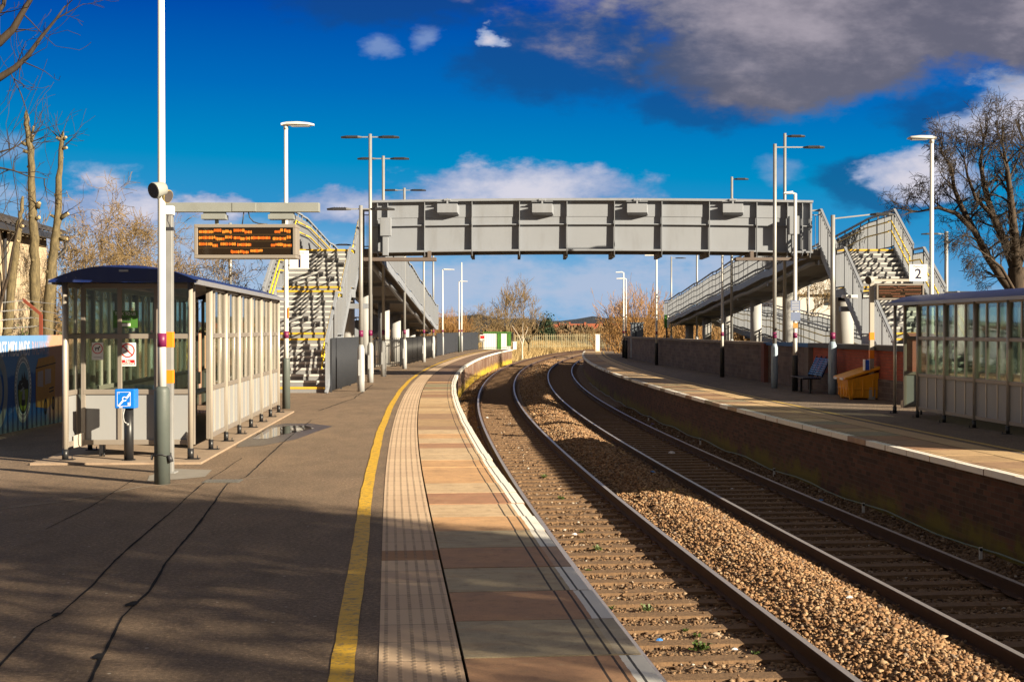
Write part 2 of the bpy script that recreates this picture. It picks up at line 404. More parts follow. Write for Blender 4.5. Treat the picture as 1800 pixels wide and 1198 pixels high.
M_tact = tactile_mat()
M_tact2 = tactile_mat('tactile_paving_far', (.66, .46, .22), (.46, .31, .17))
def paint_mat(name, c, under, thr=.62):
    m, t, b = new_mat(name); v = posvec(t)
    n = t.noise(v, 14, 8, .75); f = t.noise(v, 90, 3, .6); lo = t.noise(v, 1.6, 4, .6)
    o = t.mix(lo, tuple(x*.78 for x in c), c)
    o = t.mix(t.ramp(t.m('ADD', n, t.m('MULTIPLY', f, .25)), [(thr+.06, 0), (thr+.16, .8)]), o, under)
    t.put(b.inputs['Base Color'], o); b.inputs['Roughness'].default_value = .6
    t.put(b.inputs['Normal'], t.bump(f, .3, .004)); return m
M_yel = paint_mat('yellow_line_paint', (.78, .46, .015), (.25, .17, .06), .56)
M_yel2 = paint_mat('faded_yellow_line_paint', (.72, .47, .07), (.30, .22, .12), .52)

def brick_mat(name, c1, c2, mortar, sc=1.0, lichen=None, drips=False, dk=.65, bw=.225, bh=.075, uvmode=True):
    m, t, b = new_mat(name); v = uvvec(t) if uvmode else posvec(t); pv = posvec(t)
    br = t.node('ShaderNodeTexBrick'); t.put(br.inputs['Vector'], v); br.inputs['Scale'].default_value = 1
    br.inputs['Brick Width'].default_value = bw*sc; br.inputs['Row Height'].default_value = bh*sc; br.inputs['Mortar Size'].default_value = .006*sc
    br.inputs['Color1'].default_value = (*c1, 1); br.inputs['Color2'].default_value = (*c2, 1); br.inputs['Mortar'].default_value = (*mortar, 1)
    br.inputs['Bias'].default_value = -.1
    n = t.noise(pv, 1.1, 7, .68); f = t.noise(pv, 35, 4, .65)
    o = t.mix(t.m('MULTIPLY', t.ramp(n, [(.38, 0), (.68, 1)]), dk), br.outputs[0], tuple(x*.35 for x in c1))
    o = t.mix(t.m('MULTIPLY', f, .35), o, tuple(x*.5 for x in c2))
    sp = t.node('ShaderNodeSeparateXYZ'); t.put(sp.inputs[0], uvvec(t)); h = sp.outputs[1]
    if drips:
        d = t.noise(t.mapping(uvvec(t), (2.2, .25, 1)), 1.5, 5, .65)
        o = t.mix(t.m('MULTIPLY', t.ramp(d, [(.53, 0), (.58, .9)]), t.ramp(h, [(.05, 1), (.85, 0)])), o, (.50, .42, .33))
    if lichen:
        k = t.m('ADD', h, t.m('MULTIPLY', t.m('SUBTRACT', t.noise(pv, 2.2, 6, .7), .5), .9))
        o = t.mix(t.m('MULTIPLY', t.ramp(k, [(.66, 0), (.88, 1)]), t.ramp(t.noise(pv, .8, 5, .6), [(.36, 0), (.50, .85)])), o, lichen)
    t.put(b.inputs['Base Color'], o); b.inputs['Roughness'].default_value = .9
    t.put(b.inputs['Normal'], t.bump(t.m('ADD', br.outputs[1], t.m('MULTIPLY', f, -.4)), .6, -.008)); return m
M_brk1 = brick_mat('platform_face_brick', (.20, .085, .045), (.10, .045, .027), (.26, .19, .13), lichen=(.52, .36, .02), drips=True)
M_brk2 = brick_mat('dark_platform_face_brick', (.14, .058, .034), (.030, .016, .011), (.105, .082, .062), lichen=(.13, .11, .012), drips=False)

# ---- terrain
mb = MB(); z = -1.42
for i in range(14):
    for j in range(14):
        xs = [-4000, -2000, -900, -400, -180, -80, -30, 0, 30, 80, 180, 400, 900, 2000, 4000]
        ys = [-400, -200, -80, -20, 20, 80, 130, 200, 320, 500, 800, 1400, 2400, 3800, 6000]
        mb.poly([(xs[i], ys[j], z), (xs[i+1], ys[j], z), (xs[i+1], ys[j+1], z), (xs[i], ys[j+1], z)])
tag(mb.build('terrain', M_field), kind='structure')
mb = MB(); strip(mb, [(-260, -.05), (-60, -.04), (-11.3, -.02)], -12, 118, 2)
strip(mb, [(-260, -1.40), (-8, -.55), (-4.5, -.75), (-2.2, -1.25), (-1.6, -1.39)], 118, 262, 2)
tag(mb.build('ground', M_dirt), kind='structure')
mb = MB(); strip(mb, [(9.2, Z2-.03), (60, -.08), (170, -.1)], -10, 112, 2)
tag(mb.build('ground', M_dirt), kind='structure')

# ---- platform 1 (left)
PE = 117.0
def coping(name, edge, sgn, z, s0, s1, seed, wr, width=.95, over=.10):
    mb = MB(); r = random.Random(seed); s = s0; L = .914
    tones = [(0.531, 0.353, 0.182), (0.549, 0.328, 0.146), (0.310, 0.160, 0.080), (0.283, 0.244, 0.139), (0.440, 0.286, 0.146), (0.605, 0.421, 0.227), (0.348, 0.210, 0.118), (0.257, 0.228, 0.146)]
    Bn, Gy, Tn, Bf = (.52, .29, .155), (.50, .41, .26), (.62, .36, .17), (.62, .45, .27)
    near = [Bn, Bn, Gy, Bn, Gy, Bn, Gy, Tn, Bf, (.40, .20, .11), Bf, Tn, Tn, Tn, Bf, Bf, (.42, .22, .12), Bf, Tn, Bf]
    i = 0
    while s < s1:
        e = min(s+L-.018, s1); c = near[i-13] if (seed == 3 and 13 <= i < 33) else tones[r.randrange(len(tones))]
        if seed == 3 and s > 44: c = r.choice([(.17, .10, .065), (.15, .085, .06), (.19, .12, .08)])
        dz = r.uniform(-.003, .003); wh = 1.0 if (s > 17 and seed == 3) else (1.0 if r.random() < wr else .15)
        jit = r.uniform(-.008, .008)
        oin = edge-sgn*width; oe = edge+sgn*jit
        # colour channels: rgb slab colour, alpha = painted edge
        def q(a, o, zz): p = P(a, o, zz); return (p.x, p.y, p.z)
        cc = (*c, wh)
        mb.poly([q(s, oin, z+dz), q(s, oe, z+dz), q(e, oe, z+dz), q(e, oin, z+dz)], 0, [(s, width), (s, 0), (e, 0), (e, width)], cc)
        mb.poly([q(s, oe, z+dz), q(s, oe, z-.085), q(e, oe, z-.085), q(e, oe, z+dz)], 0, [(s, .0), (s, .05), (e, .05), (e, .0)], cc)
        mb.poly([q(s, oe, z-.085), q(s, oe-sgn*over, z-.085), q(e, oe-sgn*over, z-.085), q(e, oe, z-.085)], 0, [(s, .5)]*4, cc)
        mb.poly([q(s, oin, z-.03), q(s, oin, z+dz), q(e, oin, z+dz), q(e, oin, z-.03)], 0, [(s, .6)]*4, cc)
        for a in (s, e): mb.poly([q(a, oin, z-.03), q(a, oe, z-.08), q(a, oe, z+dz), q(a, oin, z+dz)], 0, [(s, .6)]*4, cc)
        s += L; i += 1
    strip(mb, [(edge-sgn*width-.0, z-.012), (edge-sgn*.02, z-.012)] if sgn > 0 else [(edge+.02, z-.012), (edge+width, z-.012)], s0, s1, .914, 1)
    o = mb.build(name, [M_slab, M_joint]); tag(o, kind='structure'); return o
# painted-edge weight lives in the alpha of Col
for _n in M_slab.node_tree.nodes:
    pass
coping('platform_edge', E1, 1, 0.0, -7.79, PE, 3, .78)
mb = MB(); strip(mb, [(E1-.95-.017, .004), (E1-.95-.012-.44, .004)][::-1], -8, PE, .5)
tag(mb.build('tactile_paving', M_tact), kind='structure')
mb = MB()
S = frange(-8, PE-4, .35); r = random.Random(2); base = len(mb.v)
for s in S:
    j = r.uniform(-.005, .005); k = r.uniform(-.004, .004)+.006*math.sin(s*.8)
    for o in (E1-1.645+j+k, E1-1.52+k): q = P(s, o, .005); mb.v.append((q.x, q.y, q.z))
for i in range(len(S)-1): mb.face([2*i, 2*i+1, 2*i+3, 2*i+2])
tag(mb.build('yellow_line', M_yel), kind='structure')
mb = MB(); strip(mb, [(-11.4, 0), (-8, 0), (-5, 0), (E1-1.39, 0)], -12, PE+1, 1)
tag(mb.build('platform', M_asph), kind='structure')
mb = MB(); strip(mb, [(E1-.10, -.07), (E1-.10, -1.42)], -8, PE, 1)
a = P(PE, E1-.1, -.03); b_ = P(PE, -8, -.03); a2 = P(PE+3, E1-.1, -1.3)
mb.poly([P(PE, E1-.1, -.02), P(PE, -7, -.02), P(PE, -7, -1.4), P(PE, E1-.1, -1.4)], 0, [(0, 0), (6, 0), (6, 1.3), (0, 1.3)])
tag(mb.build('platform_wall', M_brk1), kind='structure')
# ---- platform 2 (right)
PE2 = 112.0
coping('platform_edge', E2, -1, Z2, -8, PE2, 5, .8)
mb = MB(); strip(mb, [(E2+.962, Z2+.004), (E2+1.402, Z2+.004)], -8, PE2, .5)
tag(mb.build('tactile_paving', M_tact2), kind='structure')
mb = MB(); strip(mb, [(E2+1.55, Z2+.005), (E2+1.66, Z2+.005)], -8, PE2-4, .5)
tag(mb.build('yellow_line', M_yel2), kind='structure')
mb = MB(); strip(mb, [(E2+1.39, Z2), (8, Z2), (10.6, Z2)], -10, PE2, 1)
tag(mb.build('platform', M_asph2), kind='structure')
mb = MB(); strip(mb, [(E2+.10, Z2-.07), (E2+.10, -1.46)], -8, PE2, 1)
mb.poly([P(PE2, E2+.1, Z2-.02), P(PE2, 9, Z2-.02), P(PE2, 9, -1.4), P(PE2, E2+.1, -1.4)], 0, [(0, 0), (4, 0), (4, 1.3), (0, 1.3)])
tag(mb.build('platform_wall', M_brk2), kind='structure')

# ---- asphalt details on platform 1
M_seal = mat('bitumen_seal', (.018, .018, .021), .95, var=.3, scale=20, bump=.3, spec=.1)
M_conc = mat('old_concrete', (.34, .25, .175), .85, var=.3, scale=2.2, bump=.4, dirt=(.16, .10, .06), dirtamt=.5)
M_conc_g = mat('grey_concrete', (.26, .235, .20), .85, var=.3, scale=4, bump=.4)
def ribbon(mb, pts, w0, w1, z, seed, seg=.12):
    r = random.Random(seed); P3 = []
    for a, b in zip(pts, pts[1:]):
        n = max(1, int((b-a).length/seg))
        for i in range(n): P3.append(a.lerp(b, i/n))
    P3.append(pts[-1]); L = []; wv = 1; jx = 0
    for i, p in enumerate(P3):
        d = (P3[min(i+1, len(P3)-1)]-P3[max(i-1, 0)]).normalized(); a = Vector((d.y, -d.x, 0))
        wv += (r.uniform(.35, 1.9)-wv)*.45; jx += (r.uniform(-1, 1)-jx*.5)*.4; wd = (w0+(w1-w0)*i/len(P3))*wv
        c = p+a*jx*w0*.6; L.append((c-a*wd/2, c+a*wd/2))
    for (a, b), (c, d) in zip(L, L[1:]):
        mb.poly([(a.x, a.y, z), (b.x, b.y, z), (d.x, d.y, z), (c.x, c.y, z)])
mb = MB()
ribbon(mb, [G(140, 1230), G(215, 1085), G(262, 1040), G(290, 990), G(345, 925), G(400, 850), G(432, 838), G(500, 775), G(548, 738)], .016, .013, .0045, 1)
ribbon(mb, [G(-30, 1200), G(60, 1105), G(105, 1080), G(160, 1030), G(200, 985), G(300, 900), G(350, 855), G(425, 805)], .013, .011, .0045, 2)
ribbon(mb, [G(80, 930), G(160, 890), G(235, 842)], .008, .008, .0045, 3)
ribbon(mb, [G(560, 722), G(622, 700), G(655, 676)], .03, .02, .0045, 4)
ribbon(mb, [G(540, 700), G(600, 698), G(640, 690)], .03, .02, .0045, 5)
for (u, v, w_) in ((232, 1062, .10), (170, 1155, .07), (98, 1081, .06)):
    c = G(u, v); k = 9; mb.poly([(c.x+w_*.45*math.cos(i*6.283/k)*r.uniform(.6, 1.3), c.y+w_*math.sin(i*6.283/k)*r.uniform(.6, 1.2), .006) for i in range(k)])
tag(mb.build('asphalt_seal', M_seal), kind='structure')
mb = MB()
def gpoly(pts, z): mb.poly([(G(a, b_).x, G(a, b_).y, z) for a, b_ in pts])
gpoly([(258, 846), (262, 836), (305, 824), (372, 826), (360, 838), (320, 842)], .004)

tag(mb.build('concrete_patch', M_conc_g), kind='structure')
M_pale = mat('pale_seam', (.30, .24, .18), .9, var=.3, scale=9, bump=.3)
mb = MB(); ribbon(mb, [G(-40, 899), G(120, 880), G(250, 855), G(380, 846), G(470, 838)], .05, .03, .0035, 8)
tag(mb.build('asphalt_seam', M_pale), kind='structure')
# drain cover
M_iron = mat('cast_iron', (.22, .21, .19), .5, .6, .3, 20, .3)
c = G(391, 846); t_ = thing('drain_cover', c, 'small rusty grey drain cover set in the asphalt behind the orange-banded column', 'drain cover')
mb = MB(); mb.box(c.x-.21, c.x+.21, c.y-.14, c.y+.14, .002, .009)
for i in range(9): mb.box(c.x-.19+.044*i, c.x-.165+.044*i, c.y-.12, c.y+.12, .009, .014)
mb.build('cover_plate', M_iron, t_)
# puddle
m, t, b = new_mat('puddle_water'); b.inputs['Base Color'].default_value = (.012, .012, .012, 1); b.inputs['Roughness'].default_value = .02
b.inputs['IOR'].default_value = 1.6; t.put(b.inputs['Normal'], t.bump(t.noise(posvec(t), 5, 2, .5), .02, .01)); M_pud = m
mb = MB(); r = random.Random(4)
mb.poly([(p.x, p.y, .006) for p in [G(442, 772), G(470, 771), G(500, 763), G(524, 759), G(552, 753), G(536, 748), G(505, 749), G(478, 752), G(456, 759)]])
tag(mb.build('puddle', M_pud), kind='structure')
M_wet = mat('damp_asphalt', (.055, .038, .026), .35, var=.4, scale=8, bump=.3)
mb = MB(); mb.poly([(p.x, p.y, .0032) for p in [G(415, 786), G(462, 783), G(520, 772), G(560, 757), G(585, 749), G(545, 744), G(500, 744), G(466, 749), G(440, 758), G(425, 770)]])
tag(mb.build('damp_patch', M_wet), kind='structure')

# ================================================================== TRACK
M_rail, t, b = new_mat('rail_steel')
t.put(b.inputs['Base Color'], t.mix(t.noise(posvec(t), 6, 6, .7), (.030, .015, .009), (.075, .035, .018))); b.inputs['Roughness'].default_value = .8; b.inputs['Metallic'].default_value = .2
M_head = mat('polished_rail_head', (.55, .50, .46), .42, .75, .15, 30)
M_slp = mat('dirty_sleeper', (.18, .105, .052), .92, var=.6, scale=9, bump=1.0, bscale=28, dirt=(.09, .05, .025), dirtamt=.8)
M_clip = mat('rusty_clip', (.17, .10, .06), .6, .5, .3, 30)
def rail_obj(o, z, s0, s1, parent):
    mb = MB()
    pr = [(-.07, -.159), (-.07, -.150), (-.011, -.130), (-.011, -.045), (-.035, -.036), (-.036, -.006), (-.030, 0)]
    pr2 = [(-.030, 0), (.030, 0)]
    pr3 = [(.030, 0), (.036, -.006), (.035, -.036), (.011, -.045), (.011, -.130), (.07, -.150), (.07, -.159)]
    for k, pp in ((0, pr), (1, pr2), (0, pr3)): strip(mb, [(o+a, z+b_) for a, b_ in pp], s0, s1, .75, k)
    return mb.build('rail', [M_rail, M_head], parent)
def sleeper_mesh():
    mb = MB(); r = random.Random(1)
    mb.hexa([(-1.25, -.14, -.09), (1.25, -.14, -.09), (1.25, .14, -.09), (-1.25, .14, -.09), (-1.25, -.105, .0), (1.25, -.105, .0), (1.25, .105, .0), (-1.25, .105, .0)])
    for c0 in (-GAUGE/2, GAUGE/2):
        for sg in (-1, 1):
            x = c0+sg*.105
            mb.box(x-.035, x+.035, -.05, .05, .0, .018, 1)
            mb.tube([(x-sg*.03, -.05, .03), (x+sg*.02, -.055, .05), (x+sg*.035, -.02, .055), (x+sg*.02, .02, .05), (x-sg*.03, .01, .035)], .009, 6, 1)
    return mb
def track(ob, z, label, s0, s1):
    root = thing('railway_track', P(0, ob+GAUGE/2, z), label, 'railway track', 'curved tracks between the platforms')
    rail_obj(ob, z, s0, s1, root); rail_obj(ob+GAUGE, z, s0, s1, root)
    sp = .62; s = 3.0; first = None; rest = MB(); n = 0; far = sleeper_mesh(); r = random.Random(int(ob*10)+3)
    while s < s1:
        x, y, t_ = cur(s); p = P(s, ob+GAUGE/2, z-.163); rot = -t_+r.uniform(-.012, .012)
        if n < 99 and s > 5:
            if first is None: o = far.build('sleeper', [M_slp, M_clip], root, local=True); first = o
            else: o = first.copy(); col.objects.link(o)
            o.parent = root; o.location = p-root.location; o.rotation_euler.z = rot; n += 1
        else:
            cs, sn = math.cos(rot), math.sin(rot); b0 = len(rest.v)
            qs = [(-1.25, -.14, -.09), (1.25, -.14, -.09), (1.25, .14, -.09), (-1.25, .14, -.09), (-1.25, -.105, .0), (1.25, -.105, .0), (1.25, .105, .0), (-1.25, .105, .0)]
            rest.hexa([(p.x+a*cs-b_*sn, p.y+a*sn+b_*cs, p.z+c_) for a, b_, c_ in qs])
        s += sp
    tag(rest.build('sleepers', M_slp, root), kind='stuff')
    return root
track(O1, ZR1, 'nearer curving railway track beside the white coping with tan lit sleepers', -6, 262)
track(O3, ZR2, 'farther curving railway track lying in shade under the dark brick platform face', -6, 262)

# ballast bed
prof = [(-1.1, -1.24), (-.55, -1.17), (.05, -1.175), (.75, -1.165), (1.45, -1.17), (1.86, -1.13), (2.1, -1.075), (2.35, -1.05), (2.62, -1.06), (2.9, -1.13), (3.2, -1.22), (3.9, -1.262), (4.6, -1.255), (5.0, -1.25), (5.3, -1.20), (5.95, -1.14)]
def bed_z(o): return float(np.interp(o, [p[0] for p in prof], [p[1] for p in prof]))
m, t, b = new_mat('ballast_bed'); v = posvec(t)
vo = t.node('ShaderNodeTexVoronoi'); t.put(vo.inputs['Vector'], v); vo.inputs['Scale'].default_value = 17
vd = t.node('ShaderNodeTexVoronoi', feature='DISTANCE_TO_EDGE'); t.put(vd.inputs['Vector'], v); vd.inputs['Scale'].default_value = 17
vs_ = t.node('ShaderNodeSeparateColor'); t.put(vs_.inputs[0], vo.outputs['Color']); o = t.mix(vs_.outputs[0], (.15, .085, .042), (.36, .23, .12)); o = t.mix(t.ramp(vd.outputs[0], [(.0, .8), (.10, 0)]), o, (.03, .018, .01))
o = t.mix(t.m('MULTIPLY', t.noise(v, .8, 5, .6), .5), o, (.09, .05, .028))
t.put(b.inputs['Base Color'], o); b.inputs['Roughness'].default_value = .9
t.put(b.inputs['Normal'], t.bump(t.m('MINIMUM', vd.outputs[0], .25), 1.0, .05)); M_bed = m
mb = MB(); strip(mb, prof, -8, 262, 1.0)
tag(mb.build('ballast_bed', M_bed), kind='structure')
# loose stones: one object, real angular stones
def stones(name, regions, seed, matl):
    rg = np.random.default_rng(seed)
    ph = (1+5**.5)/2
    iv = np.array([(-1, ph, 0), (1, ph, 0), (-1, -ph, 0), (1, -ph, 0), (0, -1, ph), (0, 1, ph), (0, -1, -ph), (0, 1, -ph), (ph, 0, -1), (ph, 0, 1), (-ph, 0, -1), (-ph, 0, 1)])/math.hypot(1, ph)
    fc = np.array([(0, 11, 5), (0, 5, 1), (0, 1, 7), (0, 7, 10), (0, 10, 11), (1, 5, 9), (5, 11, 4), (11, 10, 2), (10, 7, 6), (7, 1, 8), (3, 9, 4), (3, 4, 2), (3, 2, 6), (3, 6, 8), (3, 8, 9), (4, 9, 5), (2, 4, 11), (6, 2, 10), (8, 6, 7), (9, 8, 1)])
    cs = []; sz = []
    for (s0, s1, o0, o1, dens, r0, r1, lift) in regions:
        n = int((s1-s0)*(o1-o0)*dens); s = rg.uniform(s0, s1, n); o = rg.uniform(o0, o1, n)
        fs = np.array([(q[1], q[2], q[3]) for q in _fw]); idx = np.maximum(s, 0)*4
        x = np.interp(idx, np.arange(len(fs)), fs[:, 0]); y = np.interp(idx, np.arange(len(fs)), fs[:, 1]); t_ = np.interp(idx, np.arange(len(fs)), fs[:, 2])
        neg = np.minimum(s, 0); x += math.sin(-.083)*neg; y += math.cos(-.083)*neg
        zz = np.interp(o, [p[0] for p in prof], [p[1] for p in prof])+rg.uniform(-.3, 1, n)*lift
        cs.append(np.stack([x+o*np.cos(t_), y-o*np.sin(t_), zz], 1)); sz.append(rg.uniform(r0, r1, n)*rg.choice([.75, 1, 1, 1.25], n))
    c = np.concatenate(cs); r_ = np.concatenate(sz); n = len(c)
    V_ = iv[None]*(1+rg.uniform(-.5, .3, (n, 12, 1)))*r_[:, None, None]
    V_ *= np.stack([rg.uniform(.8, 1.6, n), rg.uniform(.6, 1.1, n), rg.uniform(.45, .9, n)], 1)[:, None]
    for _ in range(4):                                               # split faces: clip each stone by random planes
        nn = rg.normal(0, 1, (n, 3)); nn /= np.linalg.norm(nn, axis=1)[:, None]; d = (V_*nn[:, None]).sum(-1)
        ex = np.maximum(0, d-(r_*rg.uniform(.25, .6, n))[:, None]); V_ -= nn[:, None]*ex[..., None]
    a, b2 = rg.uniform(0, 6.283, n), rg.uniform(-.7, .7, n)
    ca, sa, cb, sb = np.cos(a), np.sin(a), np.cos(b2), np.sin(b2)
    x, y, z_ = V_[..., 0], V_[..., 1], V_[..., 2]
    y, z_ = y*cb[:, None]-z_*sb[:, None], y*sb[:, None]+z_*cb[:, None]
    x, y = x*ca[:, None]-y*sa[:, None], x*sa[:, None]+y*ca[:, None]
    V_ = np.stack([x, y, z_], -1)+c[:, None]
    F = (fc[None]+12*np.arange(n)[:, None, None]).reshape(-1, 3)
    me = bpy.data.meshes.new(name); me.vertices.add(n*12); me.vertices.foreach_set('co', V_.reshape(-1).astype(np.float32))
    me.loops.add(len(F)*3); me.loops.foreach_set('vertex_index', F.reshape(-1).astype(np.int32))
    me.polygons.add(len(F)); me.polygons.foreach_set('loop_start', (np.arange(len(F))*3).astype(np.int32))
    me.update(calc_edges=True); me.validate()
    me.materials.append(matl); ob = bpy.data.objects.new(name, me); col.objects.link(ob); return ob
m, t, b = new_mat('ballast_stone'); ge = t.node('ShaderNodeNewGeometry')
o = t.ramp(ge.outputs['Random Per Island'], [(0, (.06, .032, .016)), (.25, (.19, .095, .040)), (.5, (.31, .168, .072)), (.75, (.36, .225, .115)), (.93, (.44, .31, .18)), (1, (.17, .145, .13))])
o = t.mix(t.m('MULTIPLY', t.noise(ge.outputs['Position'], 1.4, 5, .6), .55), o, (.15, .08, .04))
t.put(b.inputs['Base Color'], o); b.inputs['Roughness'].default_value = .85
t.put(b.inputs['Normal'], t.bump(t.noise(ge.outputs['Position'], 70, 3, .6), .4, .004)); M_stone = m
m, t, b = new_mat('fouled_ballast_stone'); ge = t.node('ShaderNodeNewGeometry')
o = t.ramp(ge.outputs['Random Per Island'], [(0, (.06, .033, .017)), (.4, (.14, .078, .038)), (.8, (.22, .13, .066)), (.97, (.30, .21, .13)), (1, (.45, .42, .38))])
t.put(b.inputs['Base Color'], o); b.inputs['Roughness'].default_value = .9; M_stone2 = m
tag(stones('ballast_stones', [(4, 20, 1.72, 3.3, 620, .017, .038, .03), (4, 20, 1.72, 3.3, 420, .010, .019, .02), (20, 42, 1.72, 3.3, 460, .022, .044, .028), (42, 80, 1.8, 3.3, 200, .03, .055, .025), (80, 125, 1.8, 3.3, 70, .04, .08, .03), (60, 120, -.68, -.12, 90, .04, .07, .03), (20, 60, -.68, -.12, 60, .03, .05, .03)], 11, M_stone), kind='stuff')
tag(stones('ballast_stones', [(4, 24, .1, 1.42, 300, .013, .036, .014), (24, 48, .1, 1.42, 150, .018, .042, .014), (8, 24, 3.4, 4.75, 280, .013, .036, .014), (24, 44, 3.4, 4.75, 90, .018, .035, .012),
     (5, 22, .1, 1.42, 26, .010, .022, .05), (5, 22, 3.4, 4.75, 22, .010, .022, .05),
     (6, 60, -.7, -.1, 260, .02, .036, .015), (9, 50, 4.9, 5.6, 260, .02, .038, .015)], 12, M_stone2), kind='stuff')
# ================================================================== FOOTBRIDGE
M_brg = mat('pale_grey_bridge_paint', (.232, .25, .285), .55, 0, .07, 1.2, .05, 30, dirt=(.13, .125, .12), dirtamt=.30)
M_brd = mat('bridge_deck_underside', (.16, .14, .12), .8, 0, .2, 1)
M_tread = mat('grey_step', (.21, .21, .215), .8, 0, .2, 3, .3)
M_nose = mat('white_step_edge', (.50, .49, .47), .6, 0, .12, 6)
M_ynose = mat('yellow_step_edge', (.62, .38, .03), .6, 0, .2, 6)
M_yrail = mat('yellow_handrail', (.72, .50, .02), .4, 0, .1, 6)
M_colm = mat('pale_concrete_column', (.36, .36, .36), .7, 0, .1, 1.5, .15, dirt=(.3, .27, .22), dirtamt=.3)
M_dkgap = mat('dark_fitting', (.03, .03, .035), .5)
bridge = thing('footbridge', (2.7, 46.0, 0), 'pale grey steel footbridge with stairs and ramps spanning both tracks', 'footbridge')
YB = 46.0; XL = -4.79; XR = 10.1; ZD = 4.45
def camber(x): u = (x-(XL+XR)/2)/((XR-XL)/2); return .075*(1-u*u)
def girder(y, sgn):
    mb = MB(); N = 18
    def zz(x, z): return z+camber(x)
    for i in range(N):
        a = XL+(XR-XL)*i/N; b_ = XL+(XR-XL)*(i+1)/N
        def slab(y0, y1, z0, z1):
            mb.hexa([(a, y0, zz(a, z0)), (b_, y0, zz(b_, z0)), (b_, y1, zz(b_, z0)), (a, y1, zz(a, z0)), (a, y0, zz(a, z1)), (b_, y0, zz(b_, z1)), (b_, y1, zz(b_, z1)), (a, y1, zz(a, z1))])
        f = y-sgn*.012; g = y+sgn*.012
        slab(min(f, g), max(f, g), 4.36, 5.98)                      # web
        lo, hi_ = (y-.20, y+.12) if sgn > 0 else (y-.12, y+.20)
        slab(lo, hi_, 5.983, 6.06); slab(lo+.02, hi_-.02, 4.30, 4.357)  # flanges
        if sgn > 0: slab(y-.11, y-.014, 5.185, 5.215)
        else: slab(y+.014, y+.11, 5.185, 5.215)
        slab(min(y-sgn*.03, y-sgn*.014), max(y-sgn*.03, y-sgn*.014), 5.46, 5.978)  # doubler plate: step in the web
    for x in [W(p, 0, YB).x for p in (664, 682)]+[W(746.5+83.1*i, 0, YB).x for i in range(8)]+[W(p, 0, YB).x for p in (1382, 1408, 1422)]:
        z0 = zz(x, 4.30)
        mb.extrude([(x, y-sgn*.035, zz(x, 5.975)), (x, y-sgn*.17, zz(x, 5.975)), (x, y-sgn*.19, z0-.02), (x, y-sgn*.12, z0-.16), (x, y+sgn*.15, z0-.005), (x, y-sgn*.035, z0)], (.022, 0, 0))
    return mb.build('girder', M_brg, bridge)
girder(YB, 1); girder(YB+2.0, -1)
mb = MB(); N = 12
for i in range(N):
    a = XL+(XR-XL)*i/N; b_ = XL+(XR-XL)*(i+1)/N
    mb.hexa([(a, YB+.02, 4.37+camber(a)), (b_, YB+.02, 4.37+camber(b_)), (b_, YB+1.98, 4.37+camber(b_)), (a, YB+1.98, 4.37+camber(a)), (a, YB+.02, 4.45+camber(a)), (b_, YB+.02, 4.45+camber(b_)), (b_, YB+1.98, 4.45+camber(b_)), (a, YB+1.98, 4.45+camber(a))])
for i in range(9): mb.box(W(746.5+83.1*i, 0, YB).x-.05, W(746.5+83.1*i, 0, YB).x+.05, YB+.1, YB+1.9, 4.18, 4.36)
mb.build('deck', M_brd, bridge)
for i, px in enumerate((787, 952.5, 1118, 1285)):                    # lamp boxes hung on the girder
    c = W(px, 369, YB); mb = MB()
    mb.extrude([(c.x-.34, YB-.36, c.z-.14+.02), (c.x+.34, YB-.36, c.z-.14+.02), (c.x+.40, YB-.05, c.z-.20), (c.x-.28, YB-.05, c.z-.20)], (0, 0, .30))
    mb.box(c.x-.03, c.x+.03, YB-.33, YB-.28, c.z+.18, 6.12); mb.box(c.x-.36, c.x+.36, YB-.30, YB-.24, 6.0, 6.03)
    mb.box(c.x-.12, c.x+.12, YB-.34, YB-.2, 6.03, 6.10)
    mb.build('lamp_box', M_brg, bridge, bevel=.01)
# equipment box and duct at the left end, cable trays under both ends
mb = MB(); a = W(668, 388, 45.6); mb.box(W(669, 0, 45.6).x, W(688, 0, 45.6).x, 45.45, 45.75, W(0, 415, 45.6).z, W(0, 383, 45.6).z)
mb.box(W(673, 0, 45.6).x, W(683, 0, 45.6).x, 45.5, 45.7, W(0, 449, 45.6).z, W(0, 415, 45.6).z); mb.build('equipment_box', M_brg, bridge, bevel=.01)
mb = MB(); mb.box(W(1386, 0, 45.6).x, W(1403, 0, 45.6).x, 45.45, 45.75, W(0, 412, 45.6).z, W(0, 380, 45.6).z)
mb.box(W(1391, 0, 45.6).x, W(1399, 0, 45.6).x, 45.5, 45.7, W(0, 449, 45.6).z, W(0, 412, 45.6).z); mb.build('equipment_box', M_brg, bridge, bevel=.01)
M_tray = mat('brown_cable_tray', (.13, .10, .085), .7, 0, .2, 3)
mb = MB(); mb.box(W(640, 0, 45.3).x, W(767, 0, 45.3).x, 45.1, 45.5, W(0, 459, 45.3).z, W(0, 453, 45.3).z)
mb.box(W(752, 0, 45.3).x, W(758, 0, 45.3).x, 45.2, 45.4, W(0, 454, 45.3).z, 4.33); mb.build('cable_tray', M_tray, bridge)
mb = MB(); mb.box(W(1292, 0, 45.3).x, W(1402, 0, 45.3).x, 45.1, 45.5, W(0, 458, 45.3).z, W(0, 453, 45.3).z)
mb.box(W(1318, 0, 45.3).x, W(1324, 0, 45.3).x, 45.2, 45.4, W(0, 454, 45.3).z, 4.33); mb.build('cable_tray', M_tray, bridge)

